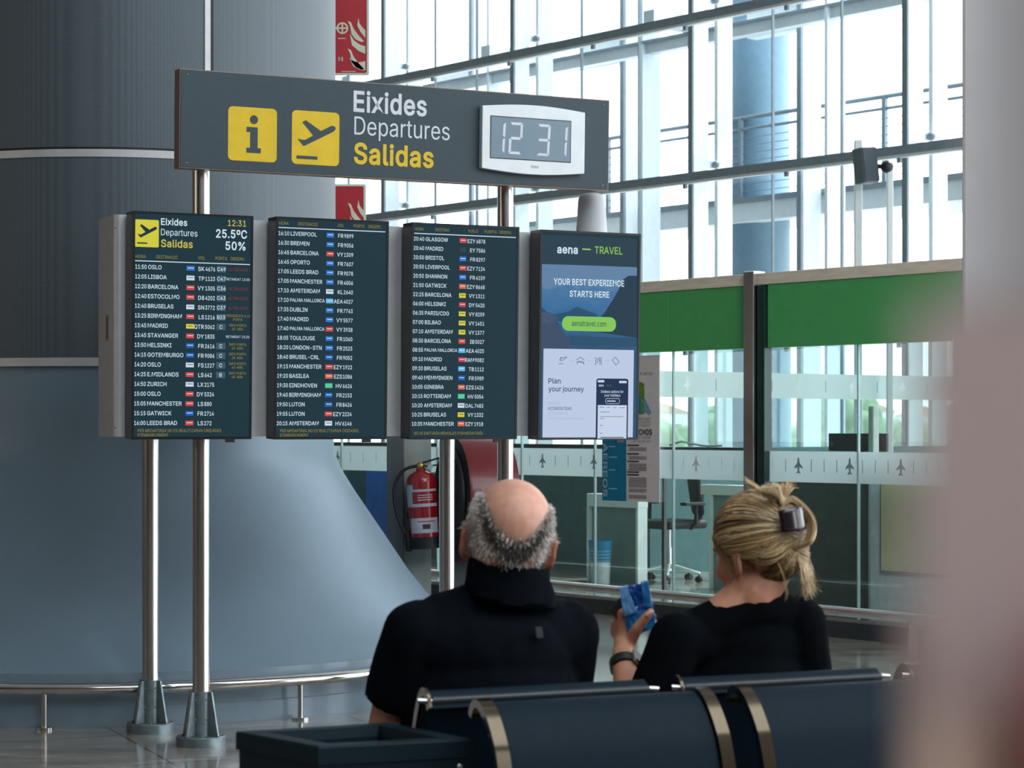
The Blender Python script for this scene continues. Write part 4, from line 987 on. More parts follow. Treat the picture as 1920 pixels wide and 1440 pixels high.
# silver housing
uh0, vh1 = ST.px(219, 402, -0.06); _, vh0 = ST.px(219, 819, -0.06); uh1, _ = ST.px(1186, 800, -0.06)
def cyl_profile(u0, u1, w0, w1, r, n=6):
    out = []
    for cx, cy, a0 in ((u0+r, w0+r, 180), (u1-r, w0+r, 270), (u1-r, w1-r, 0), (u0+r, w1-r, 90)):
        for i in range(n+1): a_ = R(a0+90*i/n); out.append((cx+r*math.cos(a_), cy+r*math.sin(a_)))
    return out
def extrude_plan(b, pts, z0, z1, mi=0, smooth=True):
    k = len(pts)
    vs = [(x, y, z0) for x, y in pts] + [(x, y, z1) for x, y in pts]
    b.add(vs, [tuple(range(k-1, -1, -1)), tuple(range(k, 2*k))], mi)
    b2 = len(b.v)
    b.add(vs, [(i, (i+1) % k, k+(i+1) % k, k+i) for i in range(k)], mi, smooth)
b = MB(); extrude_plan(b, cyl_profile(uh0-0.012, uh1, -0.065, 0.24, 0.03), vh0, vh1); hs = b.build('housing', M_SILVER, st)
b = MB(); b.box((uh0+0.12, 0.24, vh0+0.02), (uh1-0.1, 0.56, vh1-0.03)); b.build('rear_housing', M_SILVER, st, bevel=0.01)
b = MB(); b.box((uh0-0.0125, 0.03, vh0+0.43), (uh0-0.0115, 0.09, vh0+0.55), 0); b.box((uh0-0.013, 0.05, vh0+0.44), (uh0-0.0122, 0.065, vh0+0.54), 1)
b.build('housing_label', [mat('label_tan', lin(170, 160, 140), 0.6), M_INK], hs)
b = MB()
for v in (vh0+0.04, vh1-0.06): b.ball((uh0-0.002, -0.052, v), 0.005, nu=8, nv=6)
b.build('housing_screw', M_BLACK, hs)

# ---------------------------------------------------------------- tilted screens
TILT = R(1.6)
SV = Vector((-BW.x*math.sin(TILT), -BW.y*math.sin(TILT), math.cos(TILT)))
def screen_frame(xbl, ybl, front):
    u, v = ST.px(xbl, ybl, front)
    return Frame(BO0 + BU*u + BW*front + ZZ*v, BU, SV)
C_PANEL = glow('screen_dark', lin(26, 52, 62), 1.0)
C_TXT = glow('screen_white', lin(206, 224, 236), 1.0)
C_YEL = glow('screen_yellow', lin(196, 182, 84), 1.0)
C_YDIM = glow('screen_dim_yellow', lin(146, 134, 62), 1.0)
C_RED = glow('screen_dim_red', lin(132, 48, 52), 1.0)
C_BOX = glow('screen_gate_box', lin(62, 88, 104), 1.0)
C_PICT = glow('screen_pictogram', lin(206, 200, 64), 1.0)
TILE = {'b': lin(50, 116, 206), 'w': lin(204, 216, 232), 'r': lin(206, 72, 74), 'y': lin(208, 204, 72), 'c': lin(104, 180, 236),
        'g': lin(84, 200, 158), 'o': lin(214, 104, 78), 'k': lin(36, 66, 74), 'd': lin(30, 98, 186), 'm': lin(206, 60, 92)}
def take_off(x0, z0, w, h):
    """Departing aeroplane symbol in a w x h square."""
    pts = [(.105,.475),(.19,.455),(.265,.40),(.50,.56),(.28,.785),(.225,.80),(.295,.845),(.62,.645),(.83,.765),(.89,.77),(.925,.735),(.91,.685),(.86,.645),(.50,.46),(.25,.34)]
    pts = [(.115,.475),(.19,.46),(.275,.455),(.445,.548),(.215,.785),(.29,.825),(.61,.640),(.83,.752),(.90,.745),(.925,.70),(.89,.655),(.86,.635),(.265,.345),(.24,.345)]
    return [(x0+p_[0]*w, z0+p_[1]*h) for p_ in pts][::-1]
BEZ = mat('screen_bezel', lin(20, 28, 34), 0.28, 0.0, 0.02)
def make_screen(label, quad, front=-0.172, back_=-0.066):
    (xl, yt), (xr, yb) = quad                          # bezel: upper left corner, lower right corner in the picture
    fr = screen_frame(xl, yb, front)
    t = thing('flight_screen', label, 'screen', mtx=fr.M)
    w = fr.px(xr, yb)[0]; h = fr.px(xl, yt)[1]
    b = MB(); b.box((0, 0.002, 0), (w, 0.11, h)); b.build('housing', BEZ, t, bevel=0.003)
    b = MB()
    for lo, hi in (((0, 0, 0), (0.010, 0.003, h)), ((w-0.010, 0, 0), (w, 0.003, h)), ((0.01, 0, 0), (w-0.01, 0.003, 0.012)), ((0.01, 0, h-0.010), (w-0.01, 0.003, h))):
        b.box((lo[0], -0.004, lo[2]), hi)
    b.build('bezel', BEZ, t)
    b = MB(); b.box((0.010, -0.001, 0.012), (w-0.010, 0.002, h-0.010)); b.build('display_panel', C_PANEL, t)
    b = MB(); tu = w*0.78; b.box((tu, -0.006, -0.014), (tu+0.042, 0.006, 0.0)); b.build('maker_tab', M_DARK, t)
    return fr, t, w, h
Y_T = -0.003
def put(b, fr, txt, x, y, capx, mi, align='L', bold=0.0, xs=0.84, wpx=None, xref=None):
    """Lettering whose baseline starts at picture point (x, y); y is the middle of the capitals."""
    u, v = fr.px(x, y); k = fr.scale(x, y)
    ku = fr.px(x+1, y)[0]-u
    b.text(txt, u, v-capx*k/2, capx*k, Y_T, mi, bold, xs=xs, width=wpx*ku if wpx else None, align=align)
def rect(b, fr, x0, y0, x1, y1, mi, y=Y_T, r=0.0):
    """Upright rectangle whose left edge spans y0..y1 in the picture."""
    u0, v1 = fr.px(x0, y0); _, v0 = fr.px(x0, y1); u1, _ = fr.px(x1, (y0+y1)/2)
    b.flat(rrect(u0, v0, u1, v1, r) if r else [(u0, v0), (u1, v0), (u1, v1), (u0, v1)], y, mi)
def flights(fr, t, rows, ys, xt, xd, tile0, tile1, xcode, xnum, cap, fit, nw, gate=None, obs=None):
    mats = [C_TXT, C_BOX, C_YDIM, C_RED] ; idx = {}
    for k_ in TILE: idx[k_] = len(mats); mats.append(glow('tile_'+k_, TILE[k_], 1.0))
    y0 = ys[0]
    U = lambda x: fr.px(x, y0)[0]
    kk = fr.scale(xt, y0); ku = fr.px(xt+1, y0)[0]-fr.px(xt, y0)[0]
    g = glyphs('BARCELONA', 0.012, 0); xs = fit*ku/((g[3]-g[2])*cap*kk/0.682)
    for (tm, ds, tl, code, num, gt, ob, oc), y in zip(rows, ys):
        v = fr.px(xt, y)[1]; c = cap*kk; b = MB()
        b.text(tm, U(xt), v-c/2, c, Y_T, 0, 0.012, width=(xd-2.8-xt)*ku)
        if ds == 'PALMA MALLORCA': b.text(ds, U(xd), v-c*0.42, c*0.86, Y_T, 0, 0.010, width=(tile0-1.5-xd)*ku)
        else: b.text(ds, U(xd), v-c/2, c, Y_T, 0, 0.012, xs=xs)
        b.text(code, U(xcode), v-c/2-0.0012, c, Y_T, 0, 0.012, xs=xs, align='R')
        b.text(num, U(xnum), v-c/2-0.0012, c, Y_T, 0, 0.012, width=nw*ku*len(num)/4)
        if tl:
            u0, u1 = U(tile0), U(tile1); hz = 4.4*kk
            b.flat([(u0, v-hz), (u1, v-hz), (u1, v+hz), (u0, v+hz)], Y_T, idx[tl])
            ln = {'y': 3, 'w': 1, 'c': 0}.get(tl, 0)
            if tl not in 'kg': b.flat([(u0+(u1-u0)*.16, v+hz*.0), (u1-(u1-u0)*.1, v+hz*.0), (u1-(u1-u0)*.1, v+hz*.30), (u0+(u1-u0)*.16, v+hz*.30)], Y_T-0.0006, ln)
        if gt:
            u0, u1 = U(gate[0]), U(gate[1]); hz = 6.2*kk
            b.flat([(u0, v-hz), (u1, v-hz), (u1, v+hz), (u0, v+hz)], Y_T, 1)
            b.text(gt, (u0+u1)/2, v-c*0.45, c*0.9, Y_T-0.0006, 0, 0.012, xs=xs, align='C')
        if ob:
            lines = ob.split('|'); cc = c*(0.62 if len(lines) > 1 or oc != 3 else 0.72)
            for i, tx in enumerate(lines):
                b.text(tx, U(obs), v-cc/2 + (len(lines)-1)*cc*0.75 - i*cc*1.5, cc, Y_T, oc, 0.0, xs=xs*0.95, align='C')
        b.build('flight_row', mats, t)
# ---- first screen
fr, t, w, h = make_screen('flight screen with yellow aeroplane symbol, clock and temperature, first of the row', ((246, 395), (471, 824)))
b = MB()
rect(b, fr, 252, 411, 297.5, 462.5, 3, r=0.006)
u0, v1 = fr.px(252, 411); _, v0 = fr.px(252, 462.5); u1, _ = fr.px(297.5, 437)
b.flat(take_off(u0, v0, u1-u0, v1-v0), Y_T-0.0008, 4)
b.flat([(u0+(u1-u0)*.11, v0+(v1-v0)*.115), (u0+(u1-u0)*.53, v0+(v1-v0)*.115), (u0+(u1-u0)*.53, v0+(v1-v0)*.165), (u0+(u1-u0)*.11, v0+(v1-v0)*.165)], Y_T-0.0008, 4)
put(b, fr, 'Eixides', 301.5, 415.5, 12, 0, bold=0.022, wpx=49.5); put(b, fr, 'Departures', 301.5, 435, 12, 0, wpx=69); put(b, fr, 'Salidas', 301.5, 456, 13.5, 1, bold=0.022, wpx=60)
put(b, fr, '12:31', 461, 419.5, 11, 1, 'R', 0.010, wpx=34); put(b, fr, '25.5\u00baC', 463, 440, 15, 0, 'R', 0.024, wpx=58); put(b, fr, '50%', 460, 462, 15, 0, 'R', 0.024, wpx=37.5)
for tx, x, wpx in (('HORA', 254, 19.5), ('DESTINACI\u00d3', 292.5, 40), ('VOL', 371, 13), ('PORTA', 403.5, 22), ('OBSERV.', 432, 27)): put(b, fr, tx, x, 480.5+(x-254)*0.026, 6.0, 2, wpx=wpx)
rect(b, fr, 252.5, 488, 468.5, 489.6, 0)
b.build('heading', [C_TXT, C_YEL, C_YDIM, C_PICT, C_PANEL], t)
S1 = [('11:50','OSLO','b','SK','4676','C49','ULTIM AVIS',3), ('12:05','LISBOA','w','TP','1123','C47','RETARDAT 13:00',0), ('12:20','BARCELONA','r','VY','1305','C36','ULTIM AVIS',3),
 ('12:40','ESTOCOLMO','r','D8','4202','C43','ULTIM AVIS',3), ('12:40','BRUSELAS','w','SN','3772','C37','ULTIM AVIS',3), ('13:25','BIRMINGHAM','r','LS','1216','B23',"DIRIGISCA'S A LA|PORTA",2),
 ('13:45','MADRID','y','QTR','5062','C','INFO PORTA|03  MIN.',2), ('13:45','STAVANGER','r','DY','1835','','RETARDAT 15:25',0), ('13:50','HELSINKI','d','FR','2616','C','INFO PORTA|03  MIN.',2),
 ('14:15','GOTEMBURGO','d','FR','9086','C','INFO PORTA|28  MIN.',2), ('14:20','OSLO','w','FS','1227','C','INFO PORTA|43  MIN.',2), ('14:25','E.MIDLANDS','r','LS','642','B','INFO PORTA|48  MIN.',2),
 ('14:50','ZURICH','w','LX','2175','','',0), ('15:00','OSLO','r','DY','5324','','',0), ('15:05','MANCHESTER','r','LS','880','','',0), ('15:15','GATWICK','d','FR','2714','','',0), ('16:00','LEEDS BRAD','r','LS','272','','',0)]
flights(fr, t, S1, [499.7+18.33*i for i in range(17)], 253.3, 277.5, 349.5, 364.5, 383, 385, 7.6, 57.5, 18.5, (406.3, 423.5), 446.5)
b = MB(); put(b, fr, 'PER MEGAFONIA NO ES REALITZARAN CRIDADES', 258, 807.3, 5.6, 0, wpx=159); put(b, fr, "D'EMBARCAMENT", 258, 815.6, 5.6, 0, wpx=58); b.build('footer_notice', C_YDIM, t)
# ---- second screen
fr, t, w, h = make_screen('flight screen listing 16:10 to 20:15 departures, second of the row', ((513.5, 405.5), (724.5, 824)))
b = MB()
for tx, x, wpx in (('HORA', 523, 18), ('DESTINACI\u00d3', 558.5, 37), ('VOL', 632.5, 12), ('PORTA', 662.5, 20.5), ('OBSERV.', 690, 25)): put(b, fr, tx, x, 418.3+(x-523)*0.038, 5.8, 1, wpx=wpx)
rect(b, fr, 521.8, 425.6, 722, 427.2, 0)
b.build('heading', [C_TXT, C_YDIM], t)
S2 = [(a_, d_, c_, e_, f_, '', '', 0) for a_, d_, c_, e_, f_ in (('16:10','LIVERPOOL','b','FR','9899'), ('16:30','BREMEN','b','FR','9056'), ('16:45','BARCELONA','r','VY','1309'), ('16:45','OPORTO','b','FR','7607'), ('17:05','LEEDS BRAD','b','FR','9078'),
 ('17:05','MANCHESTER','b','FR','4006'), ('17:10','AMSTERDAM','w','KL','2640'), ('17:10','PALMA MALLORCA','c','AEA','4027'), ('17:35','DUBLIN','b','FR','7763'), ('17:40','MADRID','b','VY','5577'), ('17:40','PALMA MALLORCA','r','VY','3938'),
 ('18:05','TOULOUSE','b','FR','1060'), ('18:20','LONDON-STN','b','FR','2523'), ('18:40','BRUSEL-CRL','d','FR','9052'), ('19:15','MANCHESTER','r','EZY','1922'), ('19:20','BASILEA','o','EZS','1086'), ('19:30','EINDHOVEN','g','HV','6626'),
 ('19:40','BIRMINGHAM','d','FR','2153'), ('19:50','LUTON','d','FR','8426'), ('19:55','LUTON','r','EZY','2224'), ('20:15','AMSTERDAM','w','HV','6146'))]
flights(fr, t, S2, [437+17.83*i for i in range(21)], 521.8, 544.7, 612, 625.7, 643.6, 645.2, 7.3, 53.3, 17.6)
b = MB(); put(b, fr, 'PER MEGAFONIA NO ES REALITZARAN CRIDADES', 525, 807.6, 5.5, 0, wpx=149); put(b, fr, "D'EMBARCAMENT", 525, 815.8, 5.5, 0, wpx=53); b.build('footer_notice', C_YDIM, t)
# ---- third screen
fr, t, w, h = make_screen('flight screen listing 20:40 to 10:35 departures, third of the row', ((767.5, 416.5), (968.5, 824)))
b = MB()
for tx, x, wpx in (('HORA', 777.5, 16.5), ('DESTINO', 816, 26), ('VUELO', 877, 19), ('PUERTA', 908, 23), ('OBSERV.', 935, 24.5)): put(b, fr, tx, x, 429+(x-777)*0.040, 5.6, 1, wpx=wpx)
rect(b, fr, 776.3, 436.6, 967, 438.2, 0)
b.build('heading', [C_TXT, C_YDIM], t)
S3 = [(a_, d_, c_, e_, f_, '', '', 0) for a_, d_, c_, e_, f_ in (('20:40','GLASGOW','r','EZY','6878'), ('20:40','MADRID','k','EY','7586'), ('20:50','BRISTOL','b','FR','8297'), ('20:50','LIVERPOOL','r','EZY','7124'), ('20:50','SHANNON','b','FR','4159'), ('21:50','GATWICK','o','EZY','8668'),
 ('22:25','BARCELONA','y','VY','1311'), ('06:00','HELSINKI','m','DY','5420'), ('06:35','PARIS/CDG','y','VY','8259'), ('07:00','BILBAO','y','VY','1451'), ('07:10','AMSTERDAM','y','VY','1377'), ('08:30','BARCELONA','r','IB','5027'), ('08:55','PALMA MALLORCA','c','AEA','4025'),
 ('09:10','MADRID','m','RAM','9082'), ('09:20','BRUSELAS','c','TB','1112'), ('09:40','MEMMINGEN','d','FR','5989'), ('10:05','GINEBRA','o','EZS','1426'), ('10:15','ROTTERDAM','g','HV','5054'), ('10:20','AMSTERDAM','w','DAL','7483'), ('10:25','BRUSELAS','y','VY','1332'), ('10:35','MANCHESTER','o','EZY','1918'))]
flights(fr, t, S3, [447.4+17.36*i for i in range(21)], 775.5, 797.8, 861.5, 874, 891, 892.8, 7.1, 50.0, 17.0)
b = MB(); put(b, fr, 'NO SE EMITIR\u00c1N MENSAJES POR MEGAFON\u00cdA', 776, 812.4, 5.5, 0, wpx=131); b.build('footer_notice', C_YDIM, t)
# ---- fourth screen: travel advertisement
fr, t, w, h = make_screen('advertisement screen with blue sea picture and phone card, last of the row', ((1008, 430), (1196, 825)))
t.name = 'advert_screen'
nz = bpy.data.materials.new('screen_sea_picture'); nz.use_nodes = True
n, l = nz.node_tree.nodes, nz.node_tree.links; p = n['Principled BSDF']
tc = n.new('ShaderNodeTexCoord'); mp = n.new('ShaderNodeMapping'); mp.inputs['Scale'].default_value = (6, 6, 18)
l.new(tc.outputs['Object'], mp.inputs[0]); nt = n.new('ShaderNodeTexNoise'); nt.inputs['Scale'].default_value = 1.5; nt.inputs['Detail'].default_value = 7
l.new(mp.outputs[0], nt.inputs['Vector'])
sx = n.new('ShaderNodeSeparateXYZ'); l.new(tc.outputs['Object'], sx.inputs[0])
mr = n.new('ShaderNodeMapRange'); mr.inputs['From Min'].default_value = h*0.42; mr.inputs['From Max'].default_value = h*0.84; l.new(sx.outputs['Z'], mr.inputs['Value'])
ma = n.new('ShaderNodeMath'); ma.operation = 'MULTIPLY_ADD'; ma.inputs[1].default_value = 0.45; l.new(nt.outputs['Fac'], ma.inputs[0]); l.new(mr.outputs[0], ma.inputs[2])
rp = n.new('ShaderNodeValToRGB'); e = rp.color_ramp.elements
e[0].position = 0.25; e[0].color = (*lin(26, 70, 104), 1); e[1].position = 1.25; e[1].color = (*lin(88, 124, 160), 1)
x = e.new(0.62); x.color = (*lin(30, 96, 146), 1); x = e.new(0.95); x.color = (*lin(62, 112, 156), 1)
l.new(ma.outputs[0], rp.inputs[0]); p.inputs['Base Color'].default_value = (0.003, 0.003, 0.003, 1); p.inputs['Roughness'].default_value = 0.35; p.inputs['Specular IOR Level'].default_value = 0.25
l.new(rp.outputs[0], p.inputs['Emission Color']); p.inputs['Emission Strength'].default_value = 1.0
A = lambda x, y: fr.px(x, y)
def ply(b, pts, mi, y=Y_T): b.flat([A(*q_) for q_ in pts][::-1], y, mi)
b = MB(); ply(b, [(1013, 495), (1194, 500.5), (1194, 823), (1010.5, 822)], 0, -0.0015); b.build('picture_sea', nz, t)
b = MB()
ply(b, [(1120, 600), (1132, 588), (1150, 560), (1160, 542), (1168, 524), (1178, 517), (1194, 517), (1194, 634), (1120, 622)], 0, -0.002)
ply(b, [(1012, 572), (1030, 590), (1062, 585), (1082, 575), (1120, 590), (1120, 604), (1060, 606), (1040, 600), (1012, 600)], 1, -0.0018)
ply(b, [(1011, 628), (1194, 634), (1194, 650), (1011, 646)], 1, -0.0018)
hat = [(1012, 588), (1020, 584.5), (1030, 586), (1040, 594), (1048, 607), (1052, 618), (1062, 630), (1068, 644), (1068, 656), (1011, 656)]
ply(b, hat, 2, -0.0022)
for k in range(9):
    r0 = 6 + 5.0*k; ring = []
    for i in range(15):
        a_ = R(-200 + 13*i); x_, y_ = 1022 + r0*math.cos(a_), 608 + 0.8*r0*math.sin(a_)
        if x_ > 1013 and y_ > 586 and x_ < 1046: ring.append((x_, y_))
    for i in range(len(ring)-1):
        (xa, ya), (xb, yb_) = ring[i], ring[i+1]
        if abs(xb-xa)+abs(yb_-ya) < 25: ply(b, [(xa, ya), (xb, yb_), (xb, yb_+0.9), (xa, ya+0.9)], 3, -0.0026)
b.build('picture_shore_and_hat', [glow('scr_hill', lin(32, 58, 76), 1), glow('scr_far_hill', lin(36, 78, 108), 1), glow('scr_hat', lin(58, 76, 102), 1), glow('scr_hat_weave', lin(88, 106, 132), 1)], t)
b = MB()
rect(b, fr, 1013.5, 440, 1194, 494.5, 4, -0.0016)
put(b, fr, 'aena', 1044, 467, 14.5, 0, bold=0.03, wpx=39)
rect(b, fr, 1091, 465.8, 1107, 468.6, 1, -0.004)
put(b, fr, 'TRAVEL', 1114.5, 468.6, 13, 1, bold=0.016, wpx=52.5)
put(b, fr, 'YOUR BEST EXPERIENCE', 1037.5, 527.5, 11.0, 0, bold=0.026, wpx=134.5); put(b, fr, 'STARTS HERE', 1067.5, 550.5, 11.0, 0, bold=0.026, wpx=75)
rect(b, fr, 1053.5, 592.5, 1154.5, 620, 2, -0.0032, r=0.0325)
u0, v = A(1071, 606.5); k = fr.scale(1071, 606); ku = A(1072, 606)[0]-u0
b.text('aenatravel.com', u0, v-4.6*k, 10.2*k, -0.0045, 3, 0.004, width=66*ku)
b.build('advert_lettering', [C_TXT, glow('scr_lime', lin(140, 190, 84), 1), glow('scr_lime_pill', lin(130, 196, 92), 1), glow('scr_navy', lin(34, 62, 78), 1), glow('scr_header', lin(36, 62, 76), 1)], t)
b = MB()
ua, va = A(1018.5, 653.5); ub_, _ = A(1188, 655); uc_, vc = A(1018.5, 822.5)
b.flat(rrect(ua, vc, ub_, va, 0.004), -0.0034, 0)
b.build('card', glow('scr_card', lin(186, 200, 226), 1), t)
b = MB()
put_y = -0.0048
def putc(tx, x, y, capx, mi, bold=0.0, wpx=None):
    u, v = A(x, y); k = fr.scale(x, y); ku = A(x+1, y)[0]-u
    b.text(tx, u, v-capx*k/2, capx*k, put_y, mi, bold, width=wpx*ku if wpx else None)
putc('Plan', 1027.5, 714, 9.4, 0, 0.012, 23); putc('your journey', 1027.5, 729, 9.4, 0, 0.012, 67)
putc('FLIGHTS', 1027, 756.5, 5, 1, 0, 20.5); putc('ACCOMODATIONS', 1026.5, 765.8, 5.6, 0, 0.004, 44.5); putc('RESTAURANTS', 1026.5, 775, 5, 1, 0, 37); putc('TICKETS AND EXPERIENCES', 1026.5, 784.6, 5, 1, 0, 69)
def line(pts, wpx=0.9, mi=0):
    for i in range(len(pts)-1):
        (xa, ya), (xb, yb_) = pts[i], pts[i+1]; L_ = math.hypot(xb-xa, yb_-ya) or 1; nx, ny = -(yb_-ya)/L_*wpx/2, (xb-xa)/L_*wpx/2
        ply(b, [(xa+nx, ya+ny), (xb+nx, yb_+ny), (xb-nx, yb_-ny), (xa-nx, ya-ny)][::-1] if False else [(xa-nx, ya-ny), (xb-nx, yb_-ny), (xb+nx, yb_+ny), (xa+nx, ya+ny)], mi, put_y)
line([(1048, 674), (1051, 677), (1061, 671), (1062, 669.5), (1060, 669), (1056, 671), (1050, 670), (1052, 673), (1048, 674)]); line([(1046, 682), (1056, 682)])
line([(1080, 675), (1087.5, 669.5), (1095, 675.5)]); line([(1081.5, 683), (1081.5, 678), (1094, 681), (1094, 684)]); line([(1083, 677.5), (1091, 677.5), (1094, 681)])
line([(1114, 670), (1119, 673), (1119, 680), (1114, 684)]); line([(1116, 674), (1116, 680)]); line([(1124, 670), (1124, 684)]); line([(1126.5, 670), (1126.5, 684)]); line([(1122, 670), (1122, 676), (1124, 677)])
line([(1147, 675), (1153, 669.5), (1160, 679), (1154, 684.5), (1147, 675)])
for xa in (1066, 1099.5, 1132.5): line([(xa, 676), (xa+9, 676.5)], 0.8, 1)
b.build('card_lettering', [glow('scr_ink', lin(48, 66, 96), 1), glow('scr_pale_ink', lin(164, 180, 208), 1)], t)
b = MB()
ua, va = A(1117.5, 709.5); ub_, _ = A(1177.5, 712); _, vc = A(1117.5, 822.3)
b.flat([(ua, vc), (ub_, vc)] + rrect(ua, vc, ub_, va, 0.012)[:6] + rrect(ua, vc, ub_, va, 0.012)[6:12], -0.0044, 0)
def pr(x0, y0, x1, y1, mi, yy): 
    u0, v1 = A(x0, y0); u1, v0 = A(x1, y1); b.flat([(u0, v0), (u1, v0), (u1, v1), (u0, v1)], yy, mi)
pr(1120, 759.5, 1173.5, 822, 1, -0.0052); pr(1120, 712.5, 1132, 717, 1, -0.0052); pr(1160, 714, 1174, 718.5, 1, -0.0052)
put_y = -0.0062
putc('aena', 1121.5, 722.3, 4.2, 1, 0.03, 9); putc('TRAVEL', 1135, 723, 3.2, 2, 0, 12)
putc('Endless options for', 1126, 734, 4.8, 1, 0.012, 42); putc('your holidays', 1132, 741, 4.8, 1, 0.012, 30)
rp_ = [A(1134, 757), A(1161, 747)]
b.flat(rrect(rp_[0][0], rp_[0][1], rp_[1][0], rp_[1][1], 0.010), -0.0058, 1); b.flat(rrect(rp_[0][0]+0.002, rp_[0][1]+0.002, rp_[1][0]-0.002, rp_[1][1]-0.002, 0.008), -0.006, 0)
pr(1137, 751, 1153, 753, 1, -0.0066)
for yy, x0, x1 in ((763, 1123, 1132), (763.4, 1137, 1143), (763.8, 1149, 1155), (764, 1160, 1171), (772, 1124, 1142), (780.5, 1124, 1168), (784.5, 1124, 1132), (797, 1124, 1129), (812, 1124, 1128)): pr(x0, yy, x1, yy+0.9, 3, -0.0056)
pr(1125, 819.5, 1168, 821, 0, -0.0056)
b.build('phone_picture', [glow('scr_phone_navy', lin(24, 46, 76), 1), glow('scr_phone_white', lin(196, 208, 230), 1), glow('scr_phone_lime', lin(90, 120, 80), 1), C_BOX], t)

# ---------------------------------------------------------------- header sign
sg_u, sg_v = ST.px(338, 312.7, -0.125)
SG = Frame(BO0 + BU*sg_u + BW*-0.125 + ZZ*sg_v, BU, SV)
t = thing('header_sign', 'long dark grey header sign reading Eixides Departures Salidas above the screens', 'sign', mtx=SG.M)
sw = SG.px(1139.8, 353.4)[0]; sh = SG.px(338, 129.5)[1]
b = MB(); b.box((0, 0, 0), (sw, 0.004, sh)); b.build('face_panel', M_GREYPL, t, bevel=0.001)
b = MB()
b.box((-0.004, 0.004, -0.004), (sw+0.004, 0.084, sh+0.004)); b.build('sign_case', mat('bronze_edge', lin(150, 130, 116), 0.4, 0.5, 0.04), t)
def sput(b, txt, x, y, capx, mi, bold, wpx):
    u, v = SG.px(x, y); k = SG.scale(x, y); ku = SG.px(x+wpx, y)[0]-u
    b.text(txt, u, v, capx*k, -0.0015, mi, bold, width=ku)
b = MB()
sput(b, 'Eixides', 662.5, 208, 37, 0, 0.026, 137.5); sput(b, 'Departures', 664, 252, 34, 0, 0.0, 179); sput(b, 'Salidas', 663, 305.5, 37, 1, 0.030, 150)
b.build('sign_lettering', [M_WHITE, M_YELLOW], t)
def sq(x0, y0, x1, y1):
    u0, v1 = SG.px(x0, y0); _, v0 = SG.px(x0, y1); u1, _ = SG.px(x1, (y0+y1)/2); return u0, v0, u1, v1
u0, v0, u1, v1 = sq(428, 198.5, 519, 300)
b = MB(); b.flat(rrect(u0, v0, u1, v1, 0.022, 8), -0.0012, 0)
ww, hh = u1-u0, v1-v0
iw = [(.375,.11),(.665,.11),(.665,.205),(.60,.205),(.60,.60),(.375,.60),(.375,.50),(.445,.50),(.445,.205),(.375,.205)]
iw = [(.375,.155),(.67,.155),(.67,.25),(.605,.25),(.605,.635),(.375,.635),(.375,.54),(.45,.54),(.45,.25),(.375,.25)]
b.flat([(u0+a_*ww, v0+c_*hh) for a_, c_ in iw], -0.002, 1); b.flat(disc(u0+.525*ww, v0+.775*hh, .083*ww, .083*hh), -0.002, 1)
b.build('information_symbol', [M_YELLOW, M_GREYPL], t)
u0, v0, u1, v1 = sq(547.5, 206, 636, 307)
b = MB(); b.flat(rrect(u0, v0, u1, v1, 0.022, 8), -0.0012, 0); ww, hh = u1-u0, v1-v0
b.flat(take_off(u0, v0, ww, hh), -0.002, 1)
b.flat([(u0+.10*ww, v0+.10*hh), (u0+.54*ww, v0+.10*hh), (u0+.54*ww, v0+.16*hh), (u0+.10*ww, v0+.16*hh)], -0.002, 1)
b.build('departures_symbol', [M_YELLOW, M_GREYPL], t)
b = MB()
for uu, vv in ((0.03, sh-0.02), (sw-0.03, sh-0.02), (0.03, 0.02), (sw-0.03, 0.02)): b.ball((uu, -0.001, vv), 0.003, nu=8, nv=6)
b.build('sign_screw', M_STEEL, t)
# clock
cu0, cv0, cu1, cv1 = sq(899, 199, 1090.5, 316)
CK = Frame(SG.o + SG.U*cu0 + SG.V*cv0, SG.U, SG.V)
t = thing('digital_clock', 'pale digital clock reading 12 31 on the header sign', 'clock', mtx=CK.M)
cw, chh = cu1-cu0, cv1-cv0
bow = 0.018
out = [(0, 0)] + [(cw*i/16, -bow*math.sin(math.pi*i/16)) for i in range(1, 16)] + [(cw, 0), (cw, chh)] + [(cw*(16-i)/16, chh + bow*math.sin(math.pi*i/16)) for i in range(1, 16)] + [(0, chh)]
M_CLK = mat('clock_case', lin(236, 243, 248), 0.4, 0.1, 0.02)
b = MB(); b.prism(out, -0.035, 0.0); b.build('clock_case', M_CLK, t, bevel=0.003)
d0 = CK.px(921, 218, -0.035); d1 = CK.px(921, 295, -0.035); d2 = CK.px(1069, 262, -0.035)
lx0, lx1, lz0, lz1 = d0[0], d2[0], d1[1], d0[1]
b = MB()
b.box((lx0-0.004, -0.0365, lz0-0.004), (lx1+0.004, -0.0352, lz1+0.004), 1); b.box((lx0, -0.037, lz0), (lx1, -0.0363, lz1), 0)
b.build('clock_display', [mat('clock_glass', lin(136, 158, 174), 0.2, var=0.01), M_DARK], t)
b = MB(); W_, H_ = lx1-lx0, lz1-lz0
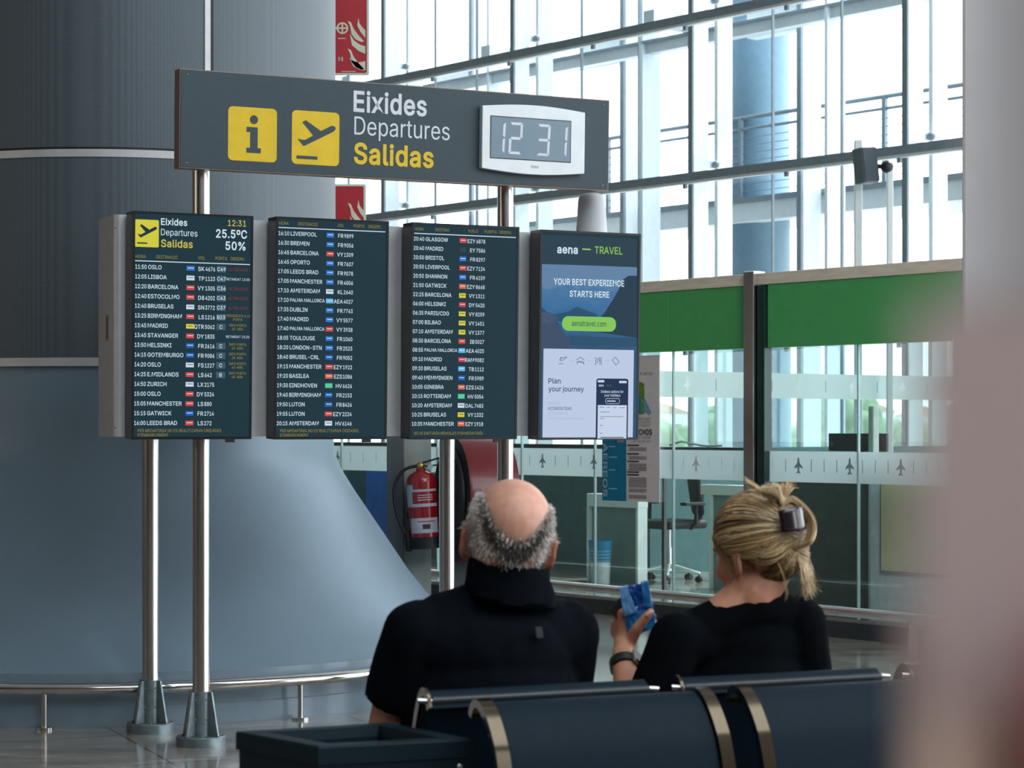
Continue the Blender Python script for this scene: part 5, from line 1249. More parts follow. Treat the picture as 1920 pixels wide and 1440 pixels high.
def seg_digit(x0, segs, w_):
    hgt = H_*0.78; z0 = lz0 + H_*0.11; tk = W_*0.030; sl = 0.05
    X = lambda x_, z_: (x0 + x_ + (z_-z0)*sl, z_)
    S = {'a': [(0.004, z0+hgt), (w_-0.004, z0+hgt), (w_-tk, z0+hgt-tk), (tk, z0+hgt-tk)], 'd': [(tk, z0+tk), (w_-tk, z0+tk), (w_-0.004, z0), (0.004, z0)],
         'g': [(tk*.6, z0+hgt/2), (tk, z0+hgt/2+tk/2), (w_-tk, z0+hgt/2+tk/2), (w_-tk*.6, z0+hgt/2), (w_-tk, z0+hgt/2-tk/2), (tk, z0+hgt/2-tk/2)],
         'b': [(w_, z0+hgt-0.003), (w_, z0+hgt/2+0.002), (w_-tk, z0+hgt/2+tk/2+0.002), (w_-tk, z0+hgt-tk-0.002)], 'c': [(w_-tk, z0+hgt/2-tk/2-0.002), (w_, z0+hgt/2-0.002), (w_, z0+0.003), (w_-tk, z0+tk+0.002)],
         'e': [(0, z0+hgt/2-0.002), (tk, z0+hgt/2-tk/2-0.002), (tk, z0+tk+0.002), (0, z0+0.003)], 'f': [(0, z0+hgt-0.003), (tk, z0+hgt-tk-0.002), (tk, z0+hgt/2+tk/2+0.002), (0, z0+hgt/2+0.002)]}
    b = MB()
    for s_ in segs: b.flat([X(*q_) for q_ in S[s_]][::-1], -0.0376, 0)
    b.build('clock_digit', mat('clock_digit_white', lin(226, 232, 244), 0.5), t)
dw = W_*0.165
seg_digit(lx0 + W_*0.0, 'bc', dw); seg_digit(lx0 + W_*0.215, 'abged', dw); seg_digit(lx0 + W_*0.565, 'abgcd', dw); seg_digit(lx0 + W_*0.785, 'bc', dw)
b = MB(); b.text('Duke', cw*0.47, chh*0.045, 0.014, -0.0365, 0, 0, shear=0.25); b.build('clock_lettering', mat('clock_grey_ink', lin(120, 128, 134), 0.6), t)
# white beacon-shaped aerial on the housing
q = P(1138, 434, 10.55)
ub_, wb_ = (q-BO0).dot(BU), (q-BO0).dot(BW)
t = thing('aerial_dome', 'white plastic dome on a flange, on top of the advertisement housing', 'aerial', (BO0 + BU*ub_ + BW*0.10 + ZZ*vh1))
b = MB(); b.lathe([(0.0001, 0.226), (0.035, 0.225), (0.055, 0.216), (0.066, 0.200), (0.069, 0.18), (0.078, 0.03), (0.080, 0.02)], 40); b.build('dome', mat('aerial_white', lin(196, 200, 206), 0.55, var=0.02), t)
b = MB(); b.lathe([(0.080, 0.022), (0.088, 0.018), (0.088, 0.0), (0.0001, 0.0)], 40); b.build('flange', MATS['aerial_white'], t)
# ================================================================ back-to-back seats
TB = R(23.0)
NU = Vector((math.cos(TB), math.sin(TB), 0)); NW = Vector((-math.sin(TB), math.cos(TB), 0))
NO = Vector((-0.163, 4.08, 0))
BM = Matrix(((NU.x, NW.x, 0, NO.x), (NU.y, NW.y, 0, NO.y), (0, 0, 1, 0), (0, 0, 0, 1)))
def B_(x, y, z): return NO + NU*x + NW*y + ZZ*z
M_SEAT = mat('navy_seat_leather', lin(7, 28, 41), 0.55, 0.0, 0.05, 60, 0.06, 350, spec=0.12)
M_SEATB = mat('black_seat_back', lin(20, 25, 31), 0.5, 0.0, 0.05, 60)
M_FRAME = mat('chrome_brown_reflection', lin(84, 75, 63), 0.15, 1.0, 0.04)  # brown reflection put into the chrome's colour
M_RAIL = mat('satin_black_tube', lin(52, 58, 62), 0.32, 0.3, 0.03)
def smooth2(pts, n=6):
    return [(v.x, v.y) for v in smooth_path([(a, c, 0) for a, c in pts], n)]
def shell(b, prof, th, x0, x1, mi=0):
    """Upholstered sheet: side outline prof (y, z), thickness th to its inner side, width x0..x1."""
    k = len(prof); nr = []
    for i in range(k):
        a, c = Vector(prof[max(i-1, 0)]), Vector(prof[min(i+1, k-1)]); t = (c-a).normalized(); nr.append(Vector((-t.y, t.x)))
    inner = [(prof[i][0]+nr[i].x*th, prof[i][1]+nr[i].y*th) for i in range(k)]
    ring = list(prof) + inner[::-1]; m = len(ring)
    vs = [(x0, y, z) for y, z in ring] + [(x1, y, z) for y, z in ring]
    fs = [((i+1) % m, i, m+i, m+(i+1) % m) for i in range(m)]
    b.add(vs, fs, mi, True)
    for i in range(k-1):
        b.f.append([len(b.v)-2*m + j for j in (i, i+1, m-2-i, m-1-i)]); b.m.append(mi); b.sm.append(False)
        b.f.append([len(b.v)-m + j for j in (i+1, i, m-1-i, m-2-i)]); b.m.append(mi); b.sm.append(False)
def bench(name_label, sgn, y0, prof_back, prof_seat, xs, bar_w, bar_t, rail):
    t = thing('airport_bench', name_label, 'bench', mtx=BM)
    x_all0, x_all1 = xs[0][0], xs[-1][1]
    yb = prof_seat[len(prof_seat)//2][0]
    b = MB(); b.box((x_all0-0.05, yb-0.04, 0.30), (x_all1+0.05, yb+0.04, 0.38)); b.build('beam', M_RAIL, t, bevel=0.006)
    for f in (0.12, 0.5, 0.88):
        xl = x_all0 + (x_all1-x_all0)*f
        b = MB(); b.box((xl-0.03, yb-0.03, 0.03), (xl+0.03, yb+0.03, 0.31)); b.box((xl-0.04, yb-0.27, 0.0), (xl+0.04, yb+0.27, 0.035)); b.build('leg', M_CHROME, t, bevel=0.006)
    for x0, x1 in xs:
        b = MB(); shell(b, prof_back, 0.042, x0, x1); b.build('backrest', M_SEAT, t, bevel=0.006)
        b = MB(); shell(b, prof_seat, 0.042, x0, x1); b.build('seat', M_SEAT, t, bevel=0.006)
        for xe in (x0 - bar_w/2 - 0.004, x1 + bar_w/2 + 0.004):
            b = MB(); pr = [p_ for p_ in prof_back if p_[1] < 0.90] if rail and xe > x1 else prof_back
            k = len(pr); ring = []
            vs, fs, fe = [], [], []
            for i in range(k):
                a, c = Vector(pr[max(i-1, 0)]), Vector(pr[min(i+1, k-1)]); tt = (c-a).normalized(); nn = Vector((-tt.y, tt.x))
                for dx, dn in ((-bar_w/2, -bar_t*0.4), (bar_w/2, -bar_t*0.4), (bar_w/2, bar_t*0.6), (-bar_w/2, bar_t*0.6)):
                    vs.append((xe+dx, pr[i][0]+nn.x*dn, pr[i][1]+nn.y*dn))
            for i in range(k-1):
                for j in range(4): (fs if j % 2 == 0 else fe).append((i*4+j, i*4+(j+1) % 4, (i+1)*4+(j+1) % 4, (i+1)*4+j))
            fs += [(0, 3, 2, 1), tuple((k-1)*4+j for j in range(4))]
            b.add(vs, fs, 0, True); b.add(vs, fe, 1, True); b.build('side_frame', [M_FRAME, M_CHROME], t)  # broad faces carry the painted brown reflection, edges plain chrome
        if rail:
            ry, rz = rail
            b = MB(); b.tube([(x0, ry, rz), (x1, ry, rz)], 0.0085, 14); tb = b.build('top_rail', M_RAIL, t)
            b = MB()
            for xa, xb in ((x0-0.028, x0), (x1, x1+0.022)): b.tube([(xa, ry+0.002, rz+0.002), (xb, ry, rz)], 0.0055, 12)
            b.build('rail_end', M_CHROME, tb)
# row A: sitters look towards the screens
pa = smooth2([(-0.035, 0.915), (-0.022, 0.938), (0.0, 0.945), (0.025, 0.92), (0.055, 0.84), (0.09, 0.66), (0.115, 0.50), (0.12, 0.44)])
ps = smooth2([(0.12, 0.44), (0.16, 0.415), (0.30, 0.415), (0.48, 0.44), (0.58, 0.445), (0.60, 0.43)])
pa_r = [(y, z) for y, z in pa][::-1]; ps_r = [(y, z) for y, z in ps][::-1]
bench('airport bench carrying the two seated people, thin black top rails', 1, 0, pa_r, ps_r, [(k*0.54, k*0.54+0.46) for k in range(3)], 0.006, 0.016, (-0.026, 0.928))
# row B: faces the camera
pb = smooth2([(-0.150, 0.915), (-0.165, 0.937), (-0.190, 0.942), (-0.222, 0.925), (-0.258, 0.885), (-0.282, 0.84), (-0.312, 0.74), (-0.35, 0.58), (-0.385, 0.46), (-0.39, 0.43)])
pq = smooth2([(-0.39, 0.43), (-0.43, 0.41), (-0.58, 0.41), (-0.76, 0.435), (-0.85, 0.44), (-0.87, 0.42)])
bench('empty navy airport bench with wide chrome side frames, back to back with the occupied one', -1, 0, pb, pq, [(0.058+k*0.54, 0.058+k*0.54+0.418) for k in range(3)], 0.027, 0.016, None)

# litter bin ---------------------------------------------------------------
M_BIN = mat('dark_teal_bin_paint', lin(15, 36, 46), 0.5, 0.0, 0.05, 20, spec=0.2)
zb_ = 0.873
cs = [P(597, 1402, 3.85), P(886, 1386, 3.945), P(727, 1354, 4.165), P(442, 1372, 4.04)]
cs = [Vector((c.x, c.y, 0)) for c in cs]
ctr = sum(cs, Vector())/4
t = thing('litter_bin', 'square dark teal litter bin with open recessed top beside the seats', 'bin', (ctr.x, ctr.y, 0))
def ring(k, z): return [Vector(((c-ctr).x*k, (c-ctr).y*k, z)) for c in cs]
def ringed(b, rs, mi=0):
    for i in range(len(rs)-1):
        a, c = rs[i], rs[i+1]
        for j in range(4): b.add([a[j], a[(j+1) % 4], c[(j+1) % 4], c[j]], [(0, 1, 2, 3)], mi)
b = MB(); ringed(b, [ring(0.97, 0.02), ring(0.97, zb_-0.03)]); b.add(ring(0.97, 0.02)[::-1], [(0, 1, 2, 3)]); b.build('bin_body', M_BIN, t)
b = MB(); ringed(b, [ring(0.965, zb_-0.034), ring(1.0, zb_-0.034), ring(1.0, zb_-0.004), ring(0.985, zb_), ring(0.74, zb_), ring(0.70, zb_-0.02), ring(0.70, zb_-0.10)]); b.build('rim', M_BIN, t)
b = MB(); ringed(b, [ring(0.70, zb_-0.10), ring(0.66, 0.35)]); b.add(ring(0.66, 0.35), [(0, 1, 2, 3)]); b.build('inner_liner', M_BLACK, t)
b = MB()
e = (cs[1]-cs[0]); nrm = Vector((e.y, -e.x, 0)).normalized()
c = (cs[1]-ctr)*0.97 - e.normalized()*0.02 + Vector((0, 0, zb_-0.05)); b.ball(c + nrm*0.001, 0.006, nu=10, nv=6)
b.build('lid_lock', M_STEEL, t)
b = MB(); b.box((-0.1, -0.1, 0), (0.1, 0.1, 0.03)); b.build('foot_plate', M_BLACK, t)
# ================================================================ people
M_SKIN = mat('skin', lin(200, 148, 126), 0.48, 0.0, 0.05, 40, 0.05, 300, attr='tone')
M_BLACKCLOTH = mat('black_cotton', lin(11, 14, 18), 1.0, 0.0, 0.08, 30, 0.10, 900, spec=0.05)
M_NAVYCLOTH = mat('black_navy_pique', lin(12, 16, 23), 0.95, 0.0, 0.08, 30, 0.12, 700, spec=0.06)
M_TROUSER = mat('dark_trousers', lin(40, 44, 54), 0.85, 0.0, 0.06, 30)
M_SHOE = mat('dark_shoes', lin(30, 30, 32), 0.5)
M_EYE = mat('eye_white', lin(230, 228, 224), 0.2)
M_IRIS = mat('eye_iris', lin(60, 70, 80), 0.2)
def paint(me, fn):
    ca = me.color_attributes.new('tone', 'FLOAT_COLOR', 'POINT')
    buf = []
    for v in me.vertices: buf += [*fn(v.co, v.normal), 1.0]
    ca.data.foreach_set('color', buf)
def mix(a, c, t): t = max(0.0, min(1.0, t)); return tuple(x*(1-t)+y*t for x, y in zip(a, c))
def sstep(a, c, x): t = max(0.0, min(1.0, (x-a)/(c-a))); return t*t*(3-2*t)
def head_shapes(b, H, s=1.0, female=False):
    q = H.to_3x3()
    def e(c, r, M=None): b.ball(H @ (Vector(c)*s), tuple(x*s for x in r), q @ M if M is not None else q, nu=24, nv=16)
    def k(a, ra, c, rb): b.cap(H @ (Vector(a)*s), ra*s, H @ (Vector(c)*s), rb*s)
    e((0, -0.012, 0.034), (0.079, 0.098, 0.087)); e((0, -0.046, 0.0), (0.069, 0.058, 0.066))
    e((0, 0.033, -0.03), (0.064, 0.062, 0.086)); e((0, 0.040, -0.085), (0.050, 0.050, 0.036)); e((0, 0.078, -0.104), (0.021, 0.018, 0.018))
    e((0.034, 0.062, -0.035), (0.026, 0.026, 0.022)); e((-0.034, 0.062, -0.035), (0.026, 0.026, 0.022))
    e((0, 0.080, 0.018), (0.050, 0.018, 0.013))
    k((0, 0.092, 0.0), 0.009, (0, 0.114, -0.040), 0.0125); e((0.011, 0.103, -0.044), (0.009, 0.010, 0.007)); e((-0.011, 0.103, -0.044), (0.009, 0.010, 0.007))
    e((0, 0.091, -0.068), (0.023, 0.011, 0.006)); e((0, 0.090, -0.078), (0.020, 0.011, 0.007))
    for sg in (-1, 1):
        Me = Matrix.Rotation(R(28*sg), 3, 'Z') @ Matrix.Rotation(R(-10), 3, 'X')
        e((sg*0.083, -0.006, -0.012), (0.0080, 0.021, 0.036), Me); e((sg*0.088, -0.017, 0.004), (0.006, 0.011, 0.017), Me); e((sg*0.081, 0.0, -0.040), (0.006, 0.009, 0.010), Me)
def eyes(H, s, parent, org):
    for sg in (-1, 1):
        c = H @ (Vector((sg*0.030, 0.077, -0.004))*s) - org
        b = MB(); b.ball(c, 0.0125*s); d = (H.to_3x3() @ Vector((0, 1, 0))).normalized()
        ey = b.build('eye', M_EYE, parent)
        b = MB(); b.ball(c + d*0.008*s, 0.0062*s); b.build('iris', M_IRIS, ey)
def hand_shapes(b, wr, fwd, nrm, side, curl=0.5):
    """Relaxed hand: wrist point, finger direction, back-of-hand normal, side +1 for thumb along fwd x nrm."""
    fwd = fwd.normalized(); nrm = (nrm - fwd*nrm.dot(fwd)).normalized(); sd = fwd.cross(nrm)*side
    for i, (o, ln) in enumerate(((0.030, 0.072), (0.010, 0.080), (-0.010, 0.074), (-0.029, 0.058))):
        kn = wr + fwd*0.092 + sd*o - nrm*0.002*abs(i-1); b.cap(wr + sd*o*0.5, 0.017, kn, 0.0105)
        d1 = (fwd - nrm*curl*0.5).normalized(); d2 = (fwd - nrm*curl*1.4).normalized()
        m = kn + d1*ln*0.55; b.cap(kn, 0.0095, m, 0.0085); b.cap(m, 0.0085, m + d2*ln*0.5, 0.0070)
    th = wr + fwd*0.03 + sd*0.025; t1 = th + (fwd*0.6 + sd*0.75).normalized()*0.042; b.cap(th, 0.014, t1, 0.011); b.cap(t1, 0.011, t1 + (fwd*0.9 + sd*0.3).normalized()*0.034, 0.0085)
def strands(name, items, mats, parent, org):
    """items: (points, normals, width, material). Thin tapering ribbons of hair."""
    b = MB()
    for pts, nrs, w, mi in items:
        vs, fs = [], []; k = len(pts)
        for i in range(k):
            tg = (pts[min(i+1, k-1)]-pts[max(i-1, 0)]).normalized(); sd = tg.cross(nrs[i]).normalized()
            ww = w*(1.0 if i < k*0.6 else 1.0-0.85*(i-k*0.6)/(k*0.4))
            vs += [pts[i]-sd*ww/2-org, pts[i]+nrs[i]*w*0.15-org, pts[i]+sd*ww/2-org]
        for i in range(k-1):
            a = i*3; fs += [(a, a+1, a+4, a+3), (a+1, a+2, a+5, a+4)]
        b.add(vs, fs, mi, True)
    return b.build(name, mats, parent, sharp=180)

# ---------------------------------------------------------------- the man
org = B_(0.228, 0.29, 0); org.z = 0
def m_(x, y, z): return org + NU*x + NW*y + ZZ*z
man = thing('person', 'bald grey-haired person in a black polo shirt sitting with the back to us', 'person', org)
hs = 1.06
HM = Matrix.Translation(Vector((-0.0075, 4.395, 1.217))) @ Matrix.Rotation(R(4), 4, 'Z') @ Matrix.Rotation(R(8), 4, 'Y') @ Matrix.Rotation(R(6), 4, 'X')
HMi = HM.inverted()
lsh, rsh = m_(-0.163, -0.055, 1.028), m_(0.176, -0.045, 1.018)
lel, rel = m_(-0.205, 0.045, 0.745), m_(0.200, 0.085, 0.76)
lwr, rwr = m_(-0.13, 0.26, 0.655), m_(0.12, 0.30, 0.655)
nb = m_(0.035, -0.035, 1.075)
hdc = HM @ (Vector((0, -0.018, -0.055))*hs)
torso = [('e', m_(0, 0.02, 0.53), (0.175, 0.13, 0.12)), ('e', m_(0, -0.02, 0.70), (0.170, 0.135, 0.17)), ('e', m_(0, -0.05, 0.88), (0.182, 0.130, 0.17)), ('e', m_(0.002, -0.065, 0.985), (0.165, 0.100, 0.095))]
qb = Matrix(((NU.x, NW.x, 0), (NU.y, NW.y, 0), (0, 0, 1)))
def add_torso(b, tl, g=0.0):
    for _, c, r in tl: b.ball(c, tuple(x+g for x in r), qb, nu=24, nv=16)
b = MB(); head_shapes(b, HM, hs); add_torso(b, torso)
b.cap(hdc, 0.062, nb, 0.066); b.cap(m_(-0.10, -0.05, 1.035), 0.05, nb, 0.055); b.cap(m_(0.12, -0.045, 1.035), 0.05, nb, 0.055)
for sh, el, wr, sg in ((lsh, lel, lwr, -1), (rsh, rel, rwr, 1)):
    b.cap(sh, 0.058, el, 0.044); b.cap(el, 0.043, wr, 0.028); hand_shapes(b, wr, (wr-el)*0.4 + NW*0.05, ZZ, 1 if sg < 0 else -1)
    b.cap(m_(sg*0.09, 0.02, 0.53), 0.088, m_(sg*0.13, 0.44, 0.515), 0.062); b.cap(m_(sg*0.13, 0.44, 0.51), 0.06, m_(sg*0.13, 0.47, 0.11), 0.042); b.cap(m_(sg*0.13, 0.45, 0.05), 0.04, m_(sg*0.14, 0.62, 0.035), 0.032)
me = fuse(b, 0.0055, 3)
SK, SKR, GR, DK = lin(192, 140, 116), lin(212, 156, 134), lin(206, 192, 180), lin(70, 66, 62)
def man_zone(p):
    """(bald, dark patch, grey hair) weights at a head-local point."""
    x, y, z = p.x/hs, p.y/hs, p.z/hs
    edge = 0.014 + (abs(x-0.004)/0.058)**2.2*0.055
    back = sstep(0.05, -0.02, y)
    top = sstep(edge-0.006, edge+0.014, z)
    wide = sstep(0.074, 0.060, abs(x))
    bald = max(top*wide, sstep(0.03, 0.06, y))
    band = sstep(edge-0.058, edge-0.026, z)*(1-sstep(edge-0.012, edge+0.016, z))*sstep(0.074, 0.050, abs(x))*sstep(-0.02, -0.06, y)
    grey = sstep(-0.040, 0.008, z)*sstep(0.05, 0.02, y)*(1-bald)
    ear = sstep(0.079, 0.083, abs(x))*sstep(0.022, 0.012, z)
    grey *= 1-ear
    return bald, band, grey
def man_col(co, nr):
    p = HMi @ co
    if p.length > 0.22: return mix(SK, SKR, 0.2)
    bald, band, grey = man_zone(p)
    c = mix(SK, SKR, bald)
    c = mix(c, GR, grey*0.62)
    c = mix(c, DK, band*0.72)
    ear = sstep(0.080, 0.086, abs(p.x/hs)); c = mix(c, lin(196, 112, 92), ear*0.7)
    return c
paint(me, man_col)
# short cropped hair grown from the skin
rnd = random.Random(11)
cand = [(HMi @ p.center, p.center.copy(), p.normal.copy()) for p in me.polygons if (p.center - HM.translation).length < 0.17]
items = []
down = HM.to_3x3() @ Vector((0, -0.25, -1))
while len(items) < 9500:
    lp, c, nr = cand[rnd.randrange(len(cand))]
    bald, band, grey = man_zone(lp)
    w = max(grey*0.9, band); w = w*(1 if bald < 0.3 else 0.25)
    if rnd.random() > w: continue
    c = c + Vector((rnd.uniform(-1, 1), rnd.uniform(-1, 1), rnd.uniform(-1, 1)))*0.003
    tg = (down - nr*down.dot(nr)).normalized(); ln = rnd.uniform(0.006, 0.013)
    d = (nr*rnd.uniform(0.35, 0.8) + tg*rnd.uniform(0.5, 1.0) + Vector((rnd.uniform(-1, 1), rnd.uniform(-1, 1), rnd.uniform(-1, 1)))*0.35).normalized()
    sd = Vector((rnd.uniform(-1, 1), rnd.uniform(-1, 1), rnd.uniform(-1, 1))).cross(d).normalized()
    mi = 2 if rnd.random() < band*0.9 else (0 if rnd.random() < 0.72 else 1)
    items.append(([c - nr*0.001, c + d*ln*0.6, c + d*ln], [sd, sd, sd], 0.0009, mi))
bo_ = mesh_obj('body', me, M_SKIN, man, org)
strands('cropped_hair', items, [mat('hair_white', lin(228, 222, 218), 0.6), mat('hair_grey', lin(186, 176, 168), 0.6), mat('hair_dark_grey', lin(62, 60, 58), 0.6)], man, org)
eyes(HM, hs, man, org)
# polo shirt
b = MB(); add_torso(b, torso, 0.012)
b.cap(m_(-0.11, -0.05, 1.045), 0.062, nb + ZZ*0.004, 0.068); b.cap(m_(0.125, -0.045, 1.04), 0.062, nb + ZZ*0.004, 0.068)
b.cap(lsh, 0.070, m_(-0.1, -0.06, 1.0), 0.085); b.cap(rsh, 0.070, m_(0.1, -0.06, 1.0), 0.085)
for sh, el, f in ((lsh, lel, 0.50), (rsh, rel, 0.9)):
    hm = sh + (el-sh)*f; b.tube([sh + (sh-el)*0.12, sh, sh + (el-sh)*0.4, hm], [0.055, 0.071, 0.071, 0.068], 20); b.ball(sh, 0.071)
b.cap(m_(-0.12, -0.10, 0.82), 0.06, m_(0.12, -0.10, 0.80), 0.06); b.cap(m_(-0.14, -0.02, 0.60), 0.07, m_(0.14, -0.02, 0.60), 0.07)
me = fuse(b, 0.0065, 4)
def folds(me, amp, seed, dirv):
    for v in me.vertices:
        c = v.co; n1 = noise.noise(Vector((c.x*9+seed, c.y*9, c.z*5))); n2 = noise.noise(Vector((c.x*22, c.y*22+seed, c.z*11)))
        v.co = c + v.normal*(amp*(n1*0.9 + n2*0.45))
folds(me, 0.006, 3.1, None)
shirt = mesh_obj('polo_shirt', me, M_NAVYCLOTH, man, org)
b = MB(); k = 48; vs, fs = [], []
cax = Vector((-0.006, 4.385, 0)); 
lev = [(0.080, 1.085), (0.093, 1.092), (0.096, 1.100), (0.092, 1.120), (0.086, 1.150), (0.083, 1.168), (0.078, 1.171), (0.075, 1.155), (0.074, 1.09)]
for i, (r, z) in enumerate(lev):
    for j in range(k):
        a = 2*math.pi*j/k; wv = 0.0025*math.sin(5*a + 3*i) + 0.004*noise.noise(Vector((math.cos(a)*2, math.sin(a)*2, z*14)))
        rr_ = r + wv; z2 = z - 0.030*sstep(-0.2, 1.0, math.sin(a)) - 0.012*math.cos(a)
        vs.append(Vector((cax.x + rr_*math.cos(a), cax.y + rr_*math.sin(a)*1.02, z2)) - org)
for i in range(len(lev)-1):
    for j in range(k): fs.append((i*k+j, i*k+(j+1) % k, (i+1)*k+(j+1) % k, (i+1)*k+j))
b.add(vs, fs, 0, True); b.build('collar', M_NAVYCLOTH, shirt)
b = MB(); q = m_(0.055, -0.178, 1.035) - org; b.box((-0.008, -0.004, -0.012), (0.008, 0.004, 0.012), 0, Matrix.Translation(q) @ Matrix.Rotation(R(23), 4, 'Z') @ Matrix.Rotation(R(-20), 4, 'X')); b.build('fabric_tab', M_TROUSER, shirt, bevel=0.002)
def legs_cloth(fn, nm, parent, og):
    b = MB(); b.ball(fn(0, 0.03, 0.52), (0.178, 0.15, 0.105), qb)
    for sg in (-1, 1):
        b.cap(fn(sg*0.09, 0.02, 0.53), 0.098, fn(sg*0.13, 0.44, 0.515), 0.074); b.tube([fn(sg*0.13, 0.44, 0.52), fn(sg*0.13, 0.46, 0.3), fn(sg*0.13, 0.47, 0.10)], [0.074, 0.064, 0.062], 20)
    mesh_obj(nm, fuse(b, 0.009, 3), M_TROUSER, parent, og)
    for sg in (-1, 1):
        b = MB(); b.cap(fn(sg*0.13, 0.44, 0.05), 0.048, fn(sg*0.14, 0.63, 0.038), 0.038); b.v = [v - og for v in b.v]; b.build('shoe', M_SHOE, parent)
legs_cloth(m_, 'trousers', man, org)

# ---------------------------------------------------------------- the woman
orgw = B_(0.79, 0.29, 0); orgw.z = 0
def w_(x, y, z): return orgw + NU*x + NW*y + ZZ*z
woman = thing('person', 'blonde person in a black top with hair clipped up, holding a blue packet', 'person', orgw)
ws = 0.97
HWm = Matrix.Translation(Vector((0.528, 4.61, 1.180))) @ Matrix.Rotation(R(46), 4, 'Z') @ Matrix.Rotation(R(-4), 4, 'Y') @ Matrix.Rotation(R(-8), 4, 'X')
HWi = HWm.inverted()
lsh, rsh = Vector((0.350, 4.525, 1.000)), Vector((0.626, 4.645, 1.022))
lel, rel = Vector((0.262, 4.50, 0.790)), Vector((0.668, 4.70, 0.775))
lwr, rwr = Vector((0.2435, 4.70, 0.950)), Vector((0.50, 4.95, 0.66))
nbw = Vector((0.512, 4.585, 1.088)); hdc = HWm @ (Vector((0, -0.016, -0.055))*ws)
torsow = [('e', w_(0, 0.03, 0.53), (0.175, 0.13, 0.12)), ('e', w_(0.01, 0.0, 0.69), (0.150, 0.118, 0.16)), ('e', w_(0.03, -0.03, 0.88), (0.152, 0.115, 0.15)), ('e', w_(0.04, -0.04, 0.978), (0.140, 0.090, 0.085))]
b = MB(); head_shapes(b, HWm, ws, True); add_torso(b, torsow)
b.cap(hdc, 0.052, nbw, 0.056); b.cap(lsh + Vector((0.06, 0.03, 0.02)), 0.04, nbw, 0.05); b.cap(rsh + Vector((-0.05, -0.02, 0.02)), 0.04, nbw, 0.05)
b.cap(lsh, 0.046, lel, 0.038); b.cap(rsh, 0.046, rel, 0.038); b.cap(rel, 0.037, rwr, 0.024)
b.cap(lel, 0.038, lel.lerp(lwr, 0.45), 0.035); b.cap(lel.lerp(lwr, 0.45), 0.035, lwr, 0.0235)
hand_shapes(b, rwr, NW*1.0 - ZZ*0.2 - NU*0.3, ZZ, -1)
# the holding hand: knuckles, four curled fingers behind the packet, thumb in front
Kn = [P(1166, 1150, 4.722), P(1158, 1159, 4.745), P(1153, 1170, 4.768), P(1152, 1183, 4.788)]
b.cap(lwr, 0.022, P(1172, 1195, 4.735), 0.024)
for kq in Kn: b.cap(P(1173, 1205, 4.73), 0.019, kq, 0.0115)
fing = [[Kn[0], P(1182, 1132, 4.742), P(1203, 1130, 4.747), P(1216, 1140, 4.742)], [Kn[1], P(1176, 1143, 4.764), P(1200, 1144, 4.768), P(1216, 1154, 4.762)],
        [Kn[2], P(1172, 1157, 4.786), P(1196, 1159, 4.789), P(1211, 1169, 4.782)], [Kn[3], P(1170, 1173, 4.806), P(1189, 1176, 4.808), P(1202, 1185, 4.802)]]
for f, rr_ in zip(fing, (0.0088, 0.0092, 0.0088, 0.0078)):
    for i in range(3): b.cap(f[i], rr_*(1.08-0.1*i), f[i+1], rr_*(0.98-0.1*i))
b.cap(P(1180, 1205, 4.722), 0.017, P(1194, 1179, 4.694), 0.0128); b.cap(P(1194, 1179, 4.694), 0.0125, P(1211, 1158, 4.686), 0.0108); b.cap(P(1211, 1158, 4.686), 0.0105, P(1220, 1147, 4.686), 0.0086)
for sg in (-1, 1):
    b.cap(w_(sg*0.09, 0.02, 0.53), 0.085, w_(sg*0.10, 0.42, 0.51), 0.058); b.cap(w_(sg*0.10, 0.42, 0.51), 0.056, w_(sg*0.10, 0.45, 0.11), 0.04); b.cap(w_(sg*0.10, 0.43, 0.05), 0.038, w_(sg*0.105, 0.58, 0.035), 0.03)
me = fuse(b, 0.0042, 3)
WS, WSR = lin(204, 150, 122), lin(206, 132, 104)
def wom_col(co, nr):
    p = HWi @ co
    if p.length > 0.2:
        return mix(WS, lin(190, 130, 104), 0.5 + 0.5*noise.noise(co*30))
    c = mix(WS, WSR, sstep(-0.02, -0.09, p.z)*0.4)
    return mix(c, lin(60, 34, 28), sstep(0.012, 0.006, (p/ws - Vector((-0.083, 0.006, -0.014))).length)*0.95)  # shade inside the ear hole painted into the skin tone
paint(me, wom_col)
mesh_obj('body', me, M_SKIN, woman, orgw)
b = MB(); b.cap(P(1213.5, 1154, 4.677), 0.0052, P(1219, 1148, 4.6775), 0.0045); b.v = [v - orgw for v in b.v]; b.build('thumb_nail', mat('nail', lin(226, 176, 164), 0.3), woman)
eyes(HWm, ws, woman, orgw)
b = MB(); add_torso(b, torsow, 0.011)
b.cap(lsh + Vector((0.06, 0.03, 0.02)), 0.050, nbw - ZZ*0.022, 0.054); b.cap(rsh + Vector((-0.05, -0.02, 0.022)), 0.050, nbw - ZZ*0.022, 0.054)
b.cap(lsh, 0.057, w_(-0.03, -0.04, 0.985), 0.075); b.cap(rsh, 0.056, w_(0.10, -0.04, 0.99), 0.075)
for sh, el, r in ((lsh, lel, 0.060), (rsh, rel, 0.060)): b.cap(sh, r, el, r-0.006)
fm = lel.lerp(lwr, 0.52); b.tube([lel, lel.lerp(lwr, 0.25), fm], [0.052, 0.050, 0.047], 20); b.cap(rel, 0.050, rel.lerp(rwr, 0.5), 0.043)
me = fuse(b, 0.0065, 4); folds(me, 0.0055, 8.4, None)
mesh_obj('black_top', me, M_BLACKCLOTH, woman, orgw)
legs_cloth(w_, 'trousers', woman, orgw)
